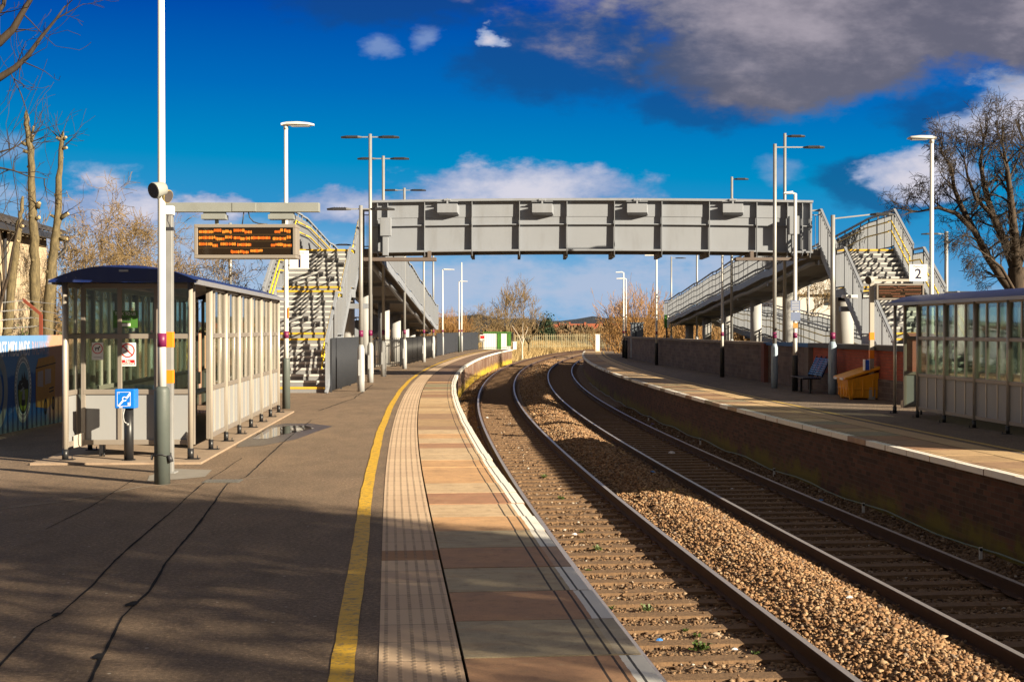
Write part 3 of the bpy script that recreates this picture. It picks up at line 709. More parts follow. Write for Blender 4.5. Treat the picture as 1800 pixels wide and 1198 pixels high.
def balustrade(name, pts, h=1.32, pitch=.23, wbar=.07, parent=bridge, side=1, hand=True, post=1.15):
    """pts: base line; side: +1 when the walkway lies to the +x of the line"""
    mb = MB(); pts = [Vector(p) for p in pts]; zv = Vector((0, 0, 1))
    for a, b_ in zip(pts, pts[1:]):
        d = b_-a; L = math.hypot(d.x, d.y)
        if L < .05: continue
        mb.bar(a+zv*h, b_+zv*h, .075, .06); mb.bar(a+zv*(h-.15), b_+zv*(h-.15), .03, .03); mb.bar(a+zv*.10, b_+zv*.10, .03, .04)
        mb.bar(a-zv*.10, b_-zv*.10, .06, .26)                        # stringer / edge beam
        n = max(1, int(round(L/pitch)))
        hd = Vector((d.x, d.y, 0)).normalized()
        for i in range(n):
            q = a+d*((i+.5)/n); mb.bar(q+zv*.08, q+zv*(h-.15), wbar, .008, up=hd)
        n = max(1, int(round(L/post)))
        for i in range(n+1):
            q = a+d*(i/n); mb.bar(q-zv*.1, q+zv*(h-.02), .03, .075, up=hd)
    o = mb.build(name, M_brg, parent)
    if hand:
        for hh in (.95, .62):
            hb = MB(); off = []
            for i, p in enumerate(pts):
                d = (pts[min(i+1, len(pts)-1)]-pts[max(i-1, 0)]); d = Vector((d.x, d.y, 0)).normalized(); nrm = Vector((d.y, -d.x, 0))
                off.append(p+nrm*side*.12+zv*hh)
            hb.tube(off, .024, 8)
            br = hb
            hb.build('handrail', M_yrail, parent)
    return o
def stair(x0, x1, y0, flights=3, n=9, run=.27, land=1.15):
    """steps climbing away from the camera"""
    y = y0; z = 0.0; rise = ZD/(flights*n); prof = [(y0-.35, 0)]
    for f in range(flights):
        mb = MB()
        for i in range(n):
            z1 = z+rise; first = (i == 0); last = (i == n-1); ny = 2 if (first or last) else 1
            depth = run if not last else (land if f < flights-1 else .3)
            mb.box(x0, x1, y, y+.02, z-.01, z1-.062, 0)
            mb.box(x0, x1, y-.012, y+.05, z1-.06, z1, ny)
            mb.box(x0, x1, y+.052, y+depth+.015, z1-.035, z1-.002, 0)
            if i == 0: prof.append((y, z1))
            if last: prof.append((y, z1))
            y += depth; z = z1
        prof.append((y, z))
        mb.build('stair_flight', [M_tread, M_nose, M_ynose], bridge)
    return prof
LX0, LX1 = -7.38, -5.12
prof = stair(LX0, LX1, 37.45)
base = [(p[0], p[1]) for p in prof]
bl = [(prof[0][0]+.2, 0.02)]+[(a, b_) for a, b_ in prof[1:]]
balustrade('balustrade', [(LX1+.04, a, b_+.02) for a, b_ in bl], side=-1)
balustrade('balustrade', [(LX0-.04, a, b_+.02) for a, b_ in bl], side=1)
RX0, RX1 = 10.5, 12.9
prof2 = stair(RX0, RX1, 37.45)
balustrade('balustrade', [(RX0-.04, a, b_+.02) for a, b_ in bl], side=1, hand=False)
balustrade('balustrade', [(RX1+.04, a, b_+.02) for a, b_ in bl], side=-1)
# soffits under the flights
mb = MB()
for (x0, x1) in ((LX0, LX1), (RX0, RX1)):
    for (a, b_), (c_, d_) in zip(prof[1:], prof[2:]):
        mb.hexa([(x0+.02, a, b_-.34), (x1-.02, a, b_-.34), (x1-.02, c_, d_-.34), (x0+.02, c_, d_-.34), (x0+.02, a, b_-.30), (x1-.02, a, b_-.30), (x1-.02, c_, d_-.30), (x0+.02, c_, d_-.30)])
mb.build('stair_soffit', M_brd, bridge)
# landings
mb = MB(); mb.box(-7.42, -4.72, prof[-1][0]-.28, 48.3, ZD-.22, ZD-.01); mb.build('landing', M_brd, bridge)
mb = MB(); mb.box(10.0, 12.94, prof[-1][0]-.28, 48.3, ZD-.22, ZD-.01); mb.build('landing', M_brd, bridge)
balustrade('balustrade', [(-7.42, prof[-1][0], ZD), (-7.42, 48.3, ZD)], side=1)
balustrade('balustrade', [(-5.05, prof[-1][0]-.1, ZD), (-4.80, prof[-1][0]-.1, ZD)], side=1, hand=False)
balustrade('balustrade', [(12.94, prof[-1][0], ZD), (12.94, 48.3, ZD)], side=-1)
balustrade('balustrade', [(10.15, prof[-1][0]-.1, ZD), (10.46, prof[-1][0]-.1, ZD)], side=1, hand=False)
# ramps: leg 1 away from the camera, leg 2 back beside it
def ramp(x0, x1, ya, za, yb, zb, first, hand_in, flat=2.0, seg=6.5):
    n = max(1, int(abs(yb-ya)/seg)); pts = []; sg = 1 if yb > ya else -1
    dz = (zb-za)/n; L = (yb-ya)/n
    for i in range(n):
        pts.append((ya+L*i, za+dz*i)); pts.append((ya+L*i+sg*flat*.6, za+dz*i))
    pts.append((yb, zb))
    mb = MB()
    for (a, p), (b_, q) in zip(pts, pts[1:]):
        mb.hexa([(x0, a, p-.16), (x1, a, p-.16), (x1, b_, q-.16), (x0, b_, q-.16), (x0, a, p), (x1, a, p), (x1, b_, q), (x0, b_, q)])
    mb.build('ramp_deck', M_brd, bridge)
    mb = MB()
    for x in (x0+.35, x1-.35): mb.tube([(x, a, p-.34) for a, p in pts], .10, 8)
    mb.build('ramp_beam', M_brg, bridge)
    for x, sd_ in ((x0-.03, 1), (x1+.03, -1)):
        balustrade('balustrade', [(x, a, p) for a, p in pts], pitch=.125, wbar=.075, side=sd_, hand=hand_in, h=1.3)
    return pts
ramp(-7.4, -4.75, 48.3, ZD, 84.5, 1.95, True, True)
ramp(-10.3, -7.65, 84.0, 1.95, 52.0, .1, False, False)
ramp(10.45, 12.9, 48.3, ZD, 91.0, 2.35, True, True)
ramp(13.1, 15.4, 90.0, 2.35, 50.0, .15, False, True)
mb = MB(); mb.box(-10.3, -4.75, 84.5, 87.0, 1.79, 1.95); mb.box(10.45, 15.4, 91, 93.4, 2.19, 2.35); mb.build('landing', M_brd, bridge)
balustrade('balustrade', [(-4.72, 84.6, 1.95), (-4.72, 87.0, 1.95), (-10.3, 87.0, 1.95)], hand=False, wbar=.088, pitch=.1)
balustrade('balustrade', [(10.42, 91.1, 2.35), (10.42, 93.4, 2.35), (15.4, 93.4, 2.35)], hand=False, wbar=.088, pitch=.1)
def columns(lst, r=.27):
    for (x, y, z1, rr) in lst:
        mb = MB(); mb.cyl(x, y, -.05, z1, rr, n=24); mb.build('column', M_colm, bridge)
        mb = MB(); mb.box(x-.9, x+.9, y-.14, y+.14, z1, z1+.16); mb.build('column_head', M_brg, bridge)
        mb = MB(); mb.box(x-rr-.25, x+rr+.25, y-rr-.25, y+rr+.25, -.02, .06); mb.build('column_base', M_conc_g, bridge)
columns([(-6.05, 50.2, 4.0, .27), (-6.05, 56.5, 3.5, .27), (-6.05, 64.5, 2.95, .27), (-6.05, 71, 2.5, .27), (-6.05, 77, 2.1, .25), (-6.05, 82, 1.75, .25), (-6.05, 86, 1.45, .25)])
columns([(11.65, 47.9, 4.0, .33), (11.6, 57.2, 3.55, .27), (11.7, 65.5, 3.15, .27), (11.7, 74, 2.75, .27), (11.7, 82, 2.4, .27), (11.7, 90, 2.0, .27)])
columns([(-5.5, 43.6, 2.4, .13), (11.2, 42.9, 2.3, .13), (-8.9, 70, 1.0, .2), (14.2, 64, .8, .2), (14.2, 78, 1.2, .2)])
# lamp under the right-hand half landing
mb = MB(); c = W(1493, 521, 41.2); mb.box(c.x-.22, c.x+.22, c.y-.12, c.y+.12, c.z-.05, c.z+.05); mb.build('bulkhead_lamp', mat('white_plastic', (.75, .75, .72), .4), bridge, bevel=.02)
# shallow boxes and conduit on the bridge end
mb = MB(); mb.box(9.7, 9.95, 45.9, 46.0, 4.3, 4.42, 0)
mb.tube([(-4.6, 46.6, 4.2), (-4.7, 50, 4.1), (-4.72, 58, 3.55), (-4.72, 66, 3.0), (-4.72, 84, 1.75)], .035, 8); mb.build('conduit', M_brg, bridge)

# ================================================================== LAMP POSTS
M_white = mat('white_pole_paint', (.66, .65, .62), .38, 0, .06, 2, dirt=(.4, .36, .3), dirtamt=.15)
M_slv = mat('grey_green_pole_sleeve', (.085, .10, .092), .55, 0, .15, 5, .1, dirt=(.16, .15, .12), dirtamt=.3)
M_slvd = mat('dark_pole_sleeve', (.028, .030, .034), .55, 0, .15, 5, .1)
M_galv = mat('galvanised_steel', (.33, .33, .325), .5, .35, .18, 5, .05)
M_galvp = mat('pale_galvanised_base', (.40, .41, .42), .6, .2, .15, 5)
M_bluep = mat('blue_grey_galvanised_base', (.30, .38, .46), .6, .2, .15, 5)
M_head = mat('black_lamp_head', (.018, .018, .02), .5)
M_whead = mat('white_lamp_head', (.68, .66, .62), .4)
M_lens = mat('lamp_lens', (.35, .36, .36), .15, 0, .05)
M_marn = mat('maroon_band', (.16, .012, .07), .45, 0, .1)
M_oran = mat('orange_band', (.90, .25, .01), .5, 0, .08)
def flat_head(mb, x0, x1, y, z, wide=.26, thin=.05):
    """tapering LED head lying along x"""
    s = 1 if x1 > x0 else -1; L = abs(x1-x0)
    mb.hexa([(x0, y-wide*.30, z-.02), (x0+s*L, y-wide*.42, z-.03), (x0+s*L, y+wide*.42, z-.03), (x0, y+wide*.3, z-.02),
             (x0, y-wide*.28, z+thin), (x0+s*L, y-wide*.34, z+.01), (x0+s*L, y+wide*.34, z+.01), (x0, y+wide*.28, z+thin)])
def white_lamp(loc, label, H=6.1, side=1, r=.05, slv=M_slv, slr=.088, slh=1.08, headlen=.62, band=True, head=True, headtype=0, group='white platform lamp posts'):
    loc = Vector(loc); t_ = thing('lamp_post', loc, label, 'lamp post', group); x, y, z = loc
    mb = MB(); mb.tube([(x, y, z+slh-.02), (x, y, z+slh+.6), (x, y, z+H)], [r*1.12, r*1.05, r*.82], 16); mb.build('pole', M_white, t_)
    mb = MB(); mb.tube([(x, y, z-.02), (x, y, z+slh-.03), (x, y, z+slh+.01), (x, y, z+slh+.03)], [slr, slr*.97, slr*.9, r*1.2], 20); mb.build('sleeve', slv, t_)
    if band: mb = MB(); mb.cyl(x, y, z+1.545, z+1.70, r*1.1+.003, n=16); mb.build('band', M_marn, t_)
    if head:
        zt = z+H; mb = MB(); s = side
        if headtype == 0:
            pts = [(x-s*.10, .03), (x+s*.02, .06), (x+s*.25, .065), (x+s*.48, .045), (x+s*headlen, .012)]; wds = [.06, .10, .13, .12, .05]
            N = 10; b0 = len(mb.v)
            for (px, hh), wd in zip(pts, wds):
                for k in range(N):
                    a = 2*math.pi*k/N; zz = math.sin(a); mb.v.append((px, y+math.cos(a)*wd, zt+.08+(zz*hh if zz > 0 else zz*.03)))
            for i in range(len(pts)-1):
                for k in range(N): mb.face([b0+i*N+k, b0+i*N+(k+1) % N, b0+(i+1)*N+(k+1) % N, b0+(i+1)*N+k], 0, True)
            mb.face([b0+k for k in range(N)]); mb.face([b0+(len(pts)-1)*N+k for k in range(N)])
            mb.cyl(x, y, zt-.03, zt+.09, r*1.0, n=12)
        else:
            mb.bar((x, y, zt-.01), (x+s*.12, y, zt+.03), .05, .05); flat_head(mb, x+s*.08, x+s*headlen, y, zt+.02, .24, .05)
        hd = mb.build('lamp_head', M_whead, t_)
        mb = MB(); mb.box(min(x+s*.12, x+s*headlen*.85), max(x+s*.12, x+s*headlen*.85), y-.08, y+.08, zt+.035 if headtype == 0 else zt-.02, zt+.046 if headtype == 0 else zt-.008); mb.build('lens', M_lens, hd)
    return t_
def galv_lamp(loc, label, H=8.1, arms=((-1, .28, .67), (1, .28, .67)), r=.062, br=.10, bh=1.25, bmat=None, band=True, group='tall galvanised lamp posts', dz=0, low=None):
    loc = Vector(loc); t_ = thing('lamp_post', loc, label, 'lamp post', group); x, y, z = loc
    mb = MB(); mb.tube([(x, y, z+bh), (x, y, z+H)], [r, r*.85], 14)
    if low: mb.tube([(x, y, z+bh), (x, y, z+bh+.03)], [r*1.3, r*1.1], 14)
    mb.build('pole', M_galv, t_)
    mb = MB(); mb.tube([(x, y, z-.02), (x, y, z+.28), (x, y, z+.30), (x, y, z+bh-.06), (x, y, z+bh+.06)], [br, br, br*1.08, br, r*1.05], 16)
    mb.bar((x-br*.2, y-br-.004, z+.45), (x-br*.2, y-br-.004, z+.9), .09, .008, up=(0, 1, 0)); mb.build('sleeve', bmat or M_galvp, t_)
    if band: mb = MB(); mb.cyl(x, y, z+1.53, z+1.71, r+.004, n=14); mb.build('band', M_marn, t_)
    for s, arm, L in arms:
        zt = z+H-.10
        mb = MB(); mb.bar((x, y, zt), (x+s*(arm+.05), y, zt+dz), .035, .035); a = mb.build('arm', M_galv, t_)
        mb = MB(); x0 = x+s*arm; zt += dz
        prof_ = [(0, .05, .02), (.12, .11, .035), (L*.75, .13, .035), (L, .10, .012)]
        for (a0, w0, h0), (a1, w1, h1) in zip(prof_, prof_[1:]):
            mb.hexa([(x0+s*a0, y-w0, zt-.03), (x0+s*a1, y-w1, zt-.03), (x0+s*a1, y+w1, zt-.03), (x0+s*a0, y+w0, zt-.03), (x0+s*a0, y-w0*.8, zt+h0), (x0+s*a1, y-w1*.8, zt+h1), (x0+s*a1, y+w1*.8, zt+h1), (x0+s*a0, y+w0*.8, zt+h0)])
        for k in range(5): mb.box(min(x0+s*(.16+k*.07), x0+s*(.18+k*.07)), max(x0+s*(.16+k*.07), x0+s*(.18+k*.07)), y-.09, y+.09, zt+.03, zt+.045)
        mb.build('lamp_head', M_head, t_)
    return t_
# left platform
near = G(284.5, 850)
n_ = white_lamp(near, 'nearest tall white pole with grey green sleeve in front of the glazed shelter', H=6.2, r=.044, slr=.089, slh=1.07)
mb = MB(); mb.tube([near+Vector((math.cos(a)*.10, math.sin(a)*.10, .33+.012*math.sin(3*a))) for a in [i*.45 for i in range(15)]], .006, 6)
mb.tube([near+Vector((-.10, -.03, .30)), near+Vector((-.115, -.03, .30))], .03, 10); mb.tube([near+Vector((.09, -.05, .33)), near+Vector((.115, -.05, .25))], .028, 10); mb.build('cable_tie', M_dkgap, n_)
p = G(503, 718); wl = white_lamp(p, 'white lamp post at the foot of the stairs carrying the platform 1 sign', H=6.15)
mb = MB(); mb.box(p.x+.045, p.x+.06, p.y-.06, p.y+.02, 1.99, 2.22); mb.build('orange_tag', M_oran, wl)
galv_lamp(G(634.5, 688), 'low grey double lamp post beside the dark fence panel', H=5.2, arms=((-1, .28, .66), (1, .28, .66)))
g2 = G(651, 672); galv_lamp(g2, 'tallest grey double lamp post in front of the left end of the footbridge', H=8.12)
galv_lamp(G(674, 661.5), 'tall grey double lamp post just behind the left end of the girder', H=8.12)
galv_lamp(G(711, 648), 'tall grey double lamp post standing beyond the footbridge by the ramp columns', H=7.95)
galv_lamp(G(745, 636), 'slim grey lamp post beside the black railings under the ramp', H=7.0, arms=())
galv_lamp(G(761.7, 628.8), 'slim grey lamp post at the far end of the ramp', H=7.0, arms=((1, .2, .6),))
white_lamp(G(778, 623.8), 'short white lamp post beyond the ramp with its head turned to the track', H=5.75, slh=1.2, slv=M_galvp, headtype=1, headlen=.8)
white_lamp(G(807, 618.8), 'distant white lamp post before the curved dark fence', H=5.35, slh=1.2, headtype=1, headlen=.65)
white_lamp(G(811.5, 618.0), 'farthest thin white pole before the curved dark fence', H=6.9, slh=1.2, head=False, slv=M_galvp)
mb = MB(); c = W(601, 431, 62)
galv_lamp((c.x-.55, 62, 0), 'grey lamp post behind the stairs with its head just over the ramp rail', H=c.z+.12, arms=((1, .3, .67),), band=False)
galv_lamp((W(405, 0, 60).x, 60, 0), 'grey post rising behind the near glazed shelter', H=W(405, 440, 60).z+1.2, arms=(), band=False, r=.085)
# right platform
p = Vector((W(1637, 0, 31).x, 31.0, Z2)); R1 = p
white_lamp(p, 'white lamp post behind the right shelter carrying the platform 2 sign', H=6.05, side=-1, headlen=.55, r=.052)
galv_lamp(G(1361.5, 682, Z2), 'tall grey lamp post with one arm over the wall beside the bench', H=7.45, arms=((1, .88, .62),), bmat=M_bluep, bh=1.3)
galv_lamp(G(1463.5, 693, Z2), 'short thick grey lamp post between the bench and the orange grit bin', H=4.95, arms=((1, 1.05, .62),), r=.07, br=.115, bh=1.4, bmat=M_bluep, dz=.12)
p = G(1397.5, 687, Z2); wp = white_lamp(p, 'white lamp post behind the bench with small blue notices', H=5.75, side=-1, slv=M_slvd, slh=1.02, headtype=1, headlen=.34, r=.058)
M_bnot = mat('blue_grey_notice', (.16, .20, .32), .5, 0, .1); M_btan = mat('tan_tag', (.45, .24, .06), .5)
mb = MB(); mb.box(p.x-.14, p.x+.14, p.y-.075, p.y-.06, 2.28, 2.58); mb.box(p.x-.14, p.x+.14, p.y-.075, p.y-.06, 1.99, 2.24); mb.build('notice', M_bnot, wp)
mb = MB()
for k in range(6): mb.box(p.x-.11, p.x+.10, p.y-.078, p.y-.076, 2.31+.045*k, 2.32+.045*k)
mb.build('notice_lettering', M_white, wp)
mb = MB(); mb.box(p.x-.07, p.x+.07, p.y-.075, p.y-.06, 1.78, 1.93); mb.build('orange_tag', M_btan, wp)
white_lamp(G(1269.5, 662.5, Z2), 'white lamp post with dark sleeve halfway along the far platform wall', H=5.8, side=-1, slv=M_slvd, headtype=1, headlen=.5)
white_lamp(G(1154, 641.3, Z2), 'white lamp post with dark sleeve near the far end of the wall', H=5.5, side=-1, slv=M_slvd, headtype=1, headlen=.6)
white_lamp(G(1096, 628.2, Z2), 'paired white lamp post standing at the end of the wall by the black gate', H=5.4, side=-1, slv=M_slvd, headtype=1, headlen=.5)
white_lamp(Vector((W(1100.5, 0, 84).x, 84.0, Z2)), 'second slimmer pole of the pair at the end of the wall', H=4.9, side=-1, slv=M_slvd, headtype=1, headlen=.6, r=.04)
galv_lamp((W(1379, 0, 49.5).x, 49.5, 0), 'tallest grey lamp post behind the right end of the girder', H=W(1379, 235, 49.5).z, arms=((1, .1, .62),), band=False)
galv_lamp((W(1286, 0, 60).x, 60, 0), 'grey lamp post behind the girder whose head clears the deck by a little', H=W(1286, 311, 60).z, arms=((1, .1, .62),), band=False)
galv_lamp((W(1225, 0, 80).x, 80, 0), 'plain grey post rising behind the far ramp parapet', H=7.5, arms=(), band=False)
galv_lamp((W(1180, 0, 95).x, 95, 0), 'distant grey lamp post with one dark head beside the far ramp end', H=W(1180, 451, 95).z, arms=((1, .3, .7),), band=False)
galv_lamp((W(1663, 0, 58).x, 58, 0), 'grey lamp post behind the right stairs with its head turned left', H=W(1663, 407, 58).z, arms=((-1, .25, .8),), band=False, r=.09)
galv_lamp((W(1421, 0, 70).x, 70, 0), 'plain grey post seen under the right landing', H=W(1421, 490, 70).z, arms=((-1, .0, .7),), band=False)

# ================================================================== PLATFORM NUMBER SIGNS
M_sign = mat('white_sign_face', (.80, .79, .76), .4, 0, .03); M_navy = mat('navy_lettering', (.012, .014, .06), .4); M_gry = mat('grey_lettering', (.30, .31, .33), .5)
def number_sign(c, w_, h_, txt, label, px):
    t_ = thing('platform_sign', (c.x, c.y, c.z-h_/2), label, 'sign', 'platform number signs')
    mb = MB(); mb.box(c.x-w_/2, c.x+w_/2, c.y-.012, c.y+.012, c.z-h_/2, c.z+h_/2); mb.build('sign_face', M_sign, t_, bevel=.004)
    mb = MB()
    for zz in (c.z-h_*.3, c.z+h_*.3): mb.bar((c.x, c.y+.03, zz), (px, c.y+.03, zz), .02, .04)
    mb.build('bracket', M_galv, t_)
    mb = MB()
    if txt == '1': shape(mb, Vector((c.x+.012, c.y-.012, c.z-h_*.10)), Vector((1, 0, 0)), Vector((0, 0, 1)), [(-.022, -.13), (.022, -.13), (.022, .15), (-.012, .15), (-.06, .11), (-.06, .075), (-.022, .095)], 0, .004)
    else: text_into(mb, txt, (c.x, c.y-.012, c.z-h_*.08), (1, 0, 0), (0, 0, 1), h_*.82, bold=.012)
    mb.build('platform_number', M_navy, t_)
    mb = MB(); text_into(mb, 'Platform', (c.x, c.y-.012, c.z+h_*.37), (1, 0, 0), (0, 0, 1), h_*.17); mb.build('small_lettering', M_gry, t_)
number_sign(W(526, 456.5, 29.95), .42, .40, '1', 'white square sign reading 1 on the post before the left stairs', W(503, 0, 30).x)
number_sign(W(1613.5, 479.5, 30.95), .41, .385, '2', 'white square sign reading 2 on the post behind the right shelter', R1.x)
# ================================================================== DEPARTURE BOARDS
M_dgrey = mat('board_housing', (.24, .21, .18), .45, 0, .06, 3); M_arm = mat('galvanised_arm', (.27, .285, .27), .55, .2, .15, 4, dirt=(.2, .2, .17), dirtamt=.3)
M_screen = mat('dark_screen', (.018, .010, .004), .12, 0, .1, 3)
M_led = emis('amber_led', (1.0, .17, .004), .42); M_led2 = emis('amber_led_bright', (1.0, .30, .02), .46)
M_bez = mat('screen_row_gap', (.06, .035, .012), .4)
def led_rows(mb, c, w_, h_, rows, seed, dots=True):
    r = random.Random(seed); n = len(rows)
    for i, segs in enumerate(rows):
        zc = c.z+h_/2-h_*(i+.5)/n
        for a, b_ in segs:
            x = c.x-w_/2+w_*a; e = c.x-w_/2+w_*b_; up = r.choice([-.10, .0, .10])*h_/n
            while x < e:
                cw = r.uniform(.013, .020); hh = r.uniform(.40, .56)*h_/n
                if r.random() < .07: up = r.uniform(-.16, .16)*h_/n
                k = r.random() < .5
                ring(mb, (x, c.y, zc+up), (1, 0, 0), (0, 0, 1), (0, 0), (cw*.60, hh*.5), 8, int(k), .004)
                x += cw*1.02
            
LEFTROWS = [[(.01, .16), (.17, .25), (.26, .35), (.38, .57), (.82, .90), (.92, .99)], [(.01, .15), (.17, .28), (.29, .36), (.38, .49), (.51, .55), (.57, .77), (.80, .94), (.95, .99)],
            [(.01, .09), (.11, .21), (.24, .31), (.33, .40), (.42, .57), (.78, .90), (.91, .99)], [(.35, .44), (.45, .53), (.56, .68)]]
M_led3 = emis('dim_amber_led', (1.0, .20, .008), .075)
def board(cx, cy, z0, z1, w_, label, flip=False, lit=1.0, rows=LEFTROWS, seed=3, dims=(.016, .05)):
    t_ = thing('departure_board', (cx, cy, z0), label, 'departure board', 'hanging departure boards')
    h_ = z1-z0; mb = MB(); bz = .042
    y0, y1 = cy-.14, cy+.14
    mb.box(cx-w_/2+bz, cx+w_/2-bz, y0+.03, y1, z0+bz, z1-bz)
    for a in ((cx-w_/2, cx+w_/2, z0, z0+bz), (cx-w_/2, cx+w_/2, z1-bz, z1)): mb.box(a[0], a[1], y0, y1+.001, a[2], a[3])
    for a in (cx-w_/2, cx+w_/2-bz): mb.box(a, a+bz, y0+.002, y1, z0+bz, z1-bz)
    mb.build('housing', M_dgrey, t_, bevel=.006)
    mb = MB(); mb.box(cx-w_/2+bz, cx+w_/2-bz, y0+.022, y0+.028, z0+bz, z1-bz)
    s_ = mb.build('screen', M_screen, t_)
    mb = MB(); led_rows(mb, Vector((cx, y0+.0215, (z0+z1)/2)), w_-2*bz-.02, h_-2*bz, rows, seed); mb.build('led_text', [M_led, M_led2] if lit > .5 else [M_led3, M_led3], s_)
    mb = MB()
    for k in (1, 2, 3): zz = z0+bz+(h_-2*bz)*k/4; mb.box(cx-w_/2+bz, cx+w_/2-bz, y0+.019, y0+.0215, zz-.004, zz+.004)
    mb.build('row_divider', M_bez, s_)
    return t_
DC = G(297, 831)                      # column that carries board 1
t_ = thing('display_column', DC, 'square grey steel column with two orange bands holding the departure board arm beside the nearest white pole', 'column', 'departure board columns')
mb = MB(); mb.box(DC.x-.05, DC.x+.05, DC.y-.05, DC.y+.05, 0, 3.14); mb.box(DC.x-.09, DC.x+.09, DC.y-.09, DC.y+.09, 0, .02); mb.build('column_shaft', M_galv, t_, bevel=.005)
for a, b_ in ((583, 610), (650, 673)):
    mb = MB(); mb.box(DC.x-.0525, DC.x+.0525, DC.y-.0525, DC.y+.0525, W(0, b_, DC.y).z, W(0, a, DC.y).z); mb.build('orange_band', M_oran, t_)
zA0, zA1 = W(0, 373, DC.y).z, W(0, 357, DC.y).z; xA1 = W(562, 0, DC.y).x
mb = MB(); mb.box(DC.x-.05, xA1, DC.y-.06, DC.y+.06, zA0, zA1); mb.box(W(410, 0, DC.y).x, W(452, 0, DC.y).x, DC.y-.066, DC.y-.06, zA0+.003, zA1-.003); mb.build('arm', M_arm, t_, bevel=.004)
mb = MB()
for a, b_ in ((357, 399), (474, 518)):
    x0, x1 = W(a, 0, DC.y).x, W(b_, 0, DC.y).x; mb.box(x0, x1, DC.y-.10, DC.y+.10, W(0, 386, DC.y).z, W(0, 378, DC.y).z); mb.box(x0+.01, x1-.01, DC.y-.03, DC.y+.03, W(0, 378, DC.y).z, zA0)
    mb.box(x0+.15, x0+.19, DC.y-.02, DC.y+.02, W(0, 396, DC.y).z, W(0, 386, DC.y).z)
mb.build('hanger', M_arm, t_)
mb = MB()
for pts in ([(429, 372), (428, 382), (426, 395)], [(437, 372), (439, 382), (446, 390), (455, 393), (470, 394)]):
    mb.tube([W(a, b_, DC.y-.02) for a, b_ in pts], .007, 8)
mb.build('cable', M_dkgap, t_)
board((W(346, 0, DC.y).x+W(524, 0, DC.y).x)/2, DC.y, W(0, 455, DC.y).z, W(0, 395.5, DC.y).z, W(524, 0, DC.y).x-W(346, 0, DC.y).x, 'departure board with bright orange text hanging over the left platform')
# loudspeakers and junction box on the nearest pole
M_spk = mat('grey_loudspeaker', (.30, .31, .29), .5, 0, .1, 6); M_brass = mat('weathered_loudspeaker', (.42, .33, .14), .5, .2, .3, 20)
def horn(c, d, label, m_, r=.1):
    c = Vector(c); d = Vector(d).normalized(); t_ = thing('loudspeaker', c, label, 'loudspeaker', 'loudspeakers on the platform poles')
    mb = MB(); mb.tube([c-d*.12, c-d*.10, c+d*.04, c+d*.05], [r*.45, r*.8, r, r*.96], 20); mb.build('housing', m_, t_)
    mb = MB(); ring(mb, c+d*.045, Vector((d.y, -d.x, 0)).normalized(), Vector((d.y, -d.x, 0)).normalized().cross(d)*-1, 0, r*.88, 20, 0, .006); mb.tube([c+d*.048, c+d*.053], [r*.88, r*.88], 20)
    mb.build('grille', mat('speaker_grille', (.06, .05, .05), .7, bump=.3), t_)
horn(W(276, 334, 15.25), (-.55, -.8, -.25), 'grey round loudspeaker on the left of the nearest white pole', M_spk, .092)
horn(W(291, 344, 15.45), (.75, -.35, -.25), 'brassy weathered loudspeaker on the right of the nearest white pole', M_brass, .078)
t_ = thing('junction_box', W(298, 370, 16.2), 'small white junction box at the top of the square column', 'junction box'); c = W(298, 370, 16.3)
mb = MB(); mb.box(c.x-.055, c.x+.055, c.y-.05, c.y+.06, c.z-.055, c.z+.055); mb.build('housing', M_sign, t_, bevel=.012)
mb = MB(); mb.tube([c+Vector((-.01, -.02, -.05)), c+Vector((-.015, -.03, -.12)), c+Vector((.01, -.03, -.17)), c+Vector((.02, -.02, -.22))], .007, 8); mb.box(c.x-.045, c.x+.05, c.y-.03, c.y+.02, c.z-.24, c.z-.2); mb.build('cable', M_dkgap, t_)
# right-hand board
RC = G(1532, 702, Z2); cl = thing('display_column', RC, 'cream square column with two orange bands standing beside the orange grit bin', 'column', 'departure board columns')
M_cream = mat('cream_column_paint', (.42, .385, .33), .5, 0, .08, 3)
mb = MB(); mb.box(RC.x-.055, RC.x+.055, RC.y-.055, RC.y+.055, Z2+.66, W(0, 497, RC.y).z); mb.box(RC.x-.08, RC.x+.08, RC.y-.08, RC.y+.08, Z2, Z2+.66); mb.build('column_shaft', M_cream, cl, bevel=.006)
for a, b_ in ((584, 597), (615, 630)):
    mb = MB(); mb.box(RC.x-.058, RC.x+.058, RC.y-.058, RC.y+.058, W(0, b_, RC.y).z, W(0, a, RC.y).z); mb.build('orange_band', M_oran, cl)
zz = W(0, 492, RC.y).z
mb = MB(); mb.box(RC.x-.06, W(1622, 0, RC.y).x, RC.y+.15, RC.y+.25, zz-.03, zz+.03); mb.box(RC.x-.05, RC.x+.05, RC.y+.02, RC.y+.2, zz-.1, zz+.03); mb.build('arm', M_cream, cl)
board((W(1538, 0, RC.y).x+W(1621, 0, RC.y).x)/2, RC.y-.02, W(0, 527, RC.y).z, W(0, 499, RC.y).z, W(1621, 0, RC.y).x-W(1538, 0, RC.y).x, 'departure board with dull orange text hanging beside the platform 2 sign', lit=.3,
      rows=[[(.02, .42), (.45, .98)], [(.02, .55), (.6, .98)], [(.02, .5), (.62, .98)], [(.1, .16), (.33, .62)]], seed=9)
horn(W(1528, 492, RC.y-.25), (-.8, -.55, -.2), 'grey loudspeaker on top of the cream banded column', M_spk, .11)
c = W(1524, 641, RC.y-.1); t_ = thing('help_point', (c.x, c.y, c.z-.12), 'small blue and white box fixed to the cream column above the grit bin', 'help point')
mb = MB(); mb.box(c.x-.06, c.x+.04, c.y-.08, c.y+.1, c.z-.13, c.z+.13); mb.build('housing', mat('bright_blue_plastic', (.01, .09, .55), .4), t_, bevel=.01)
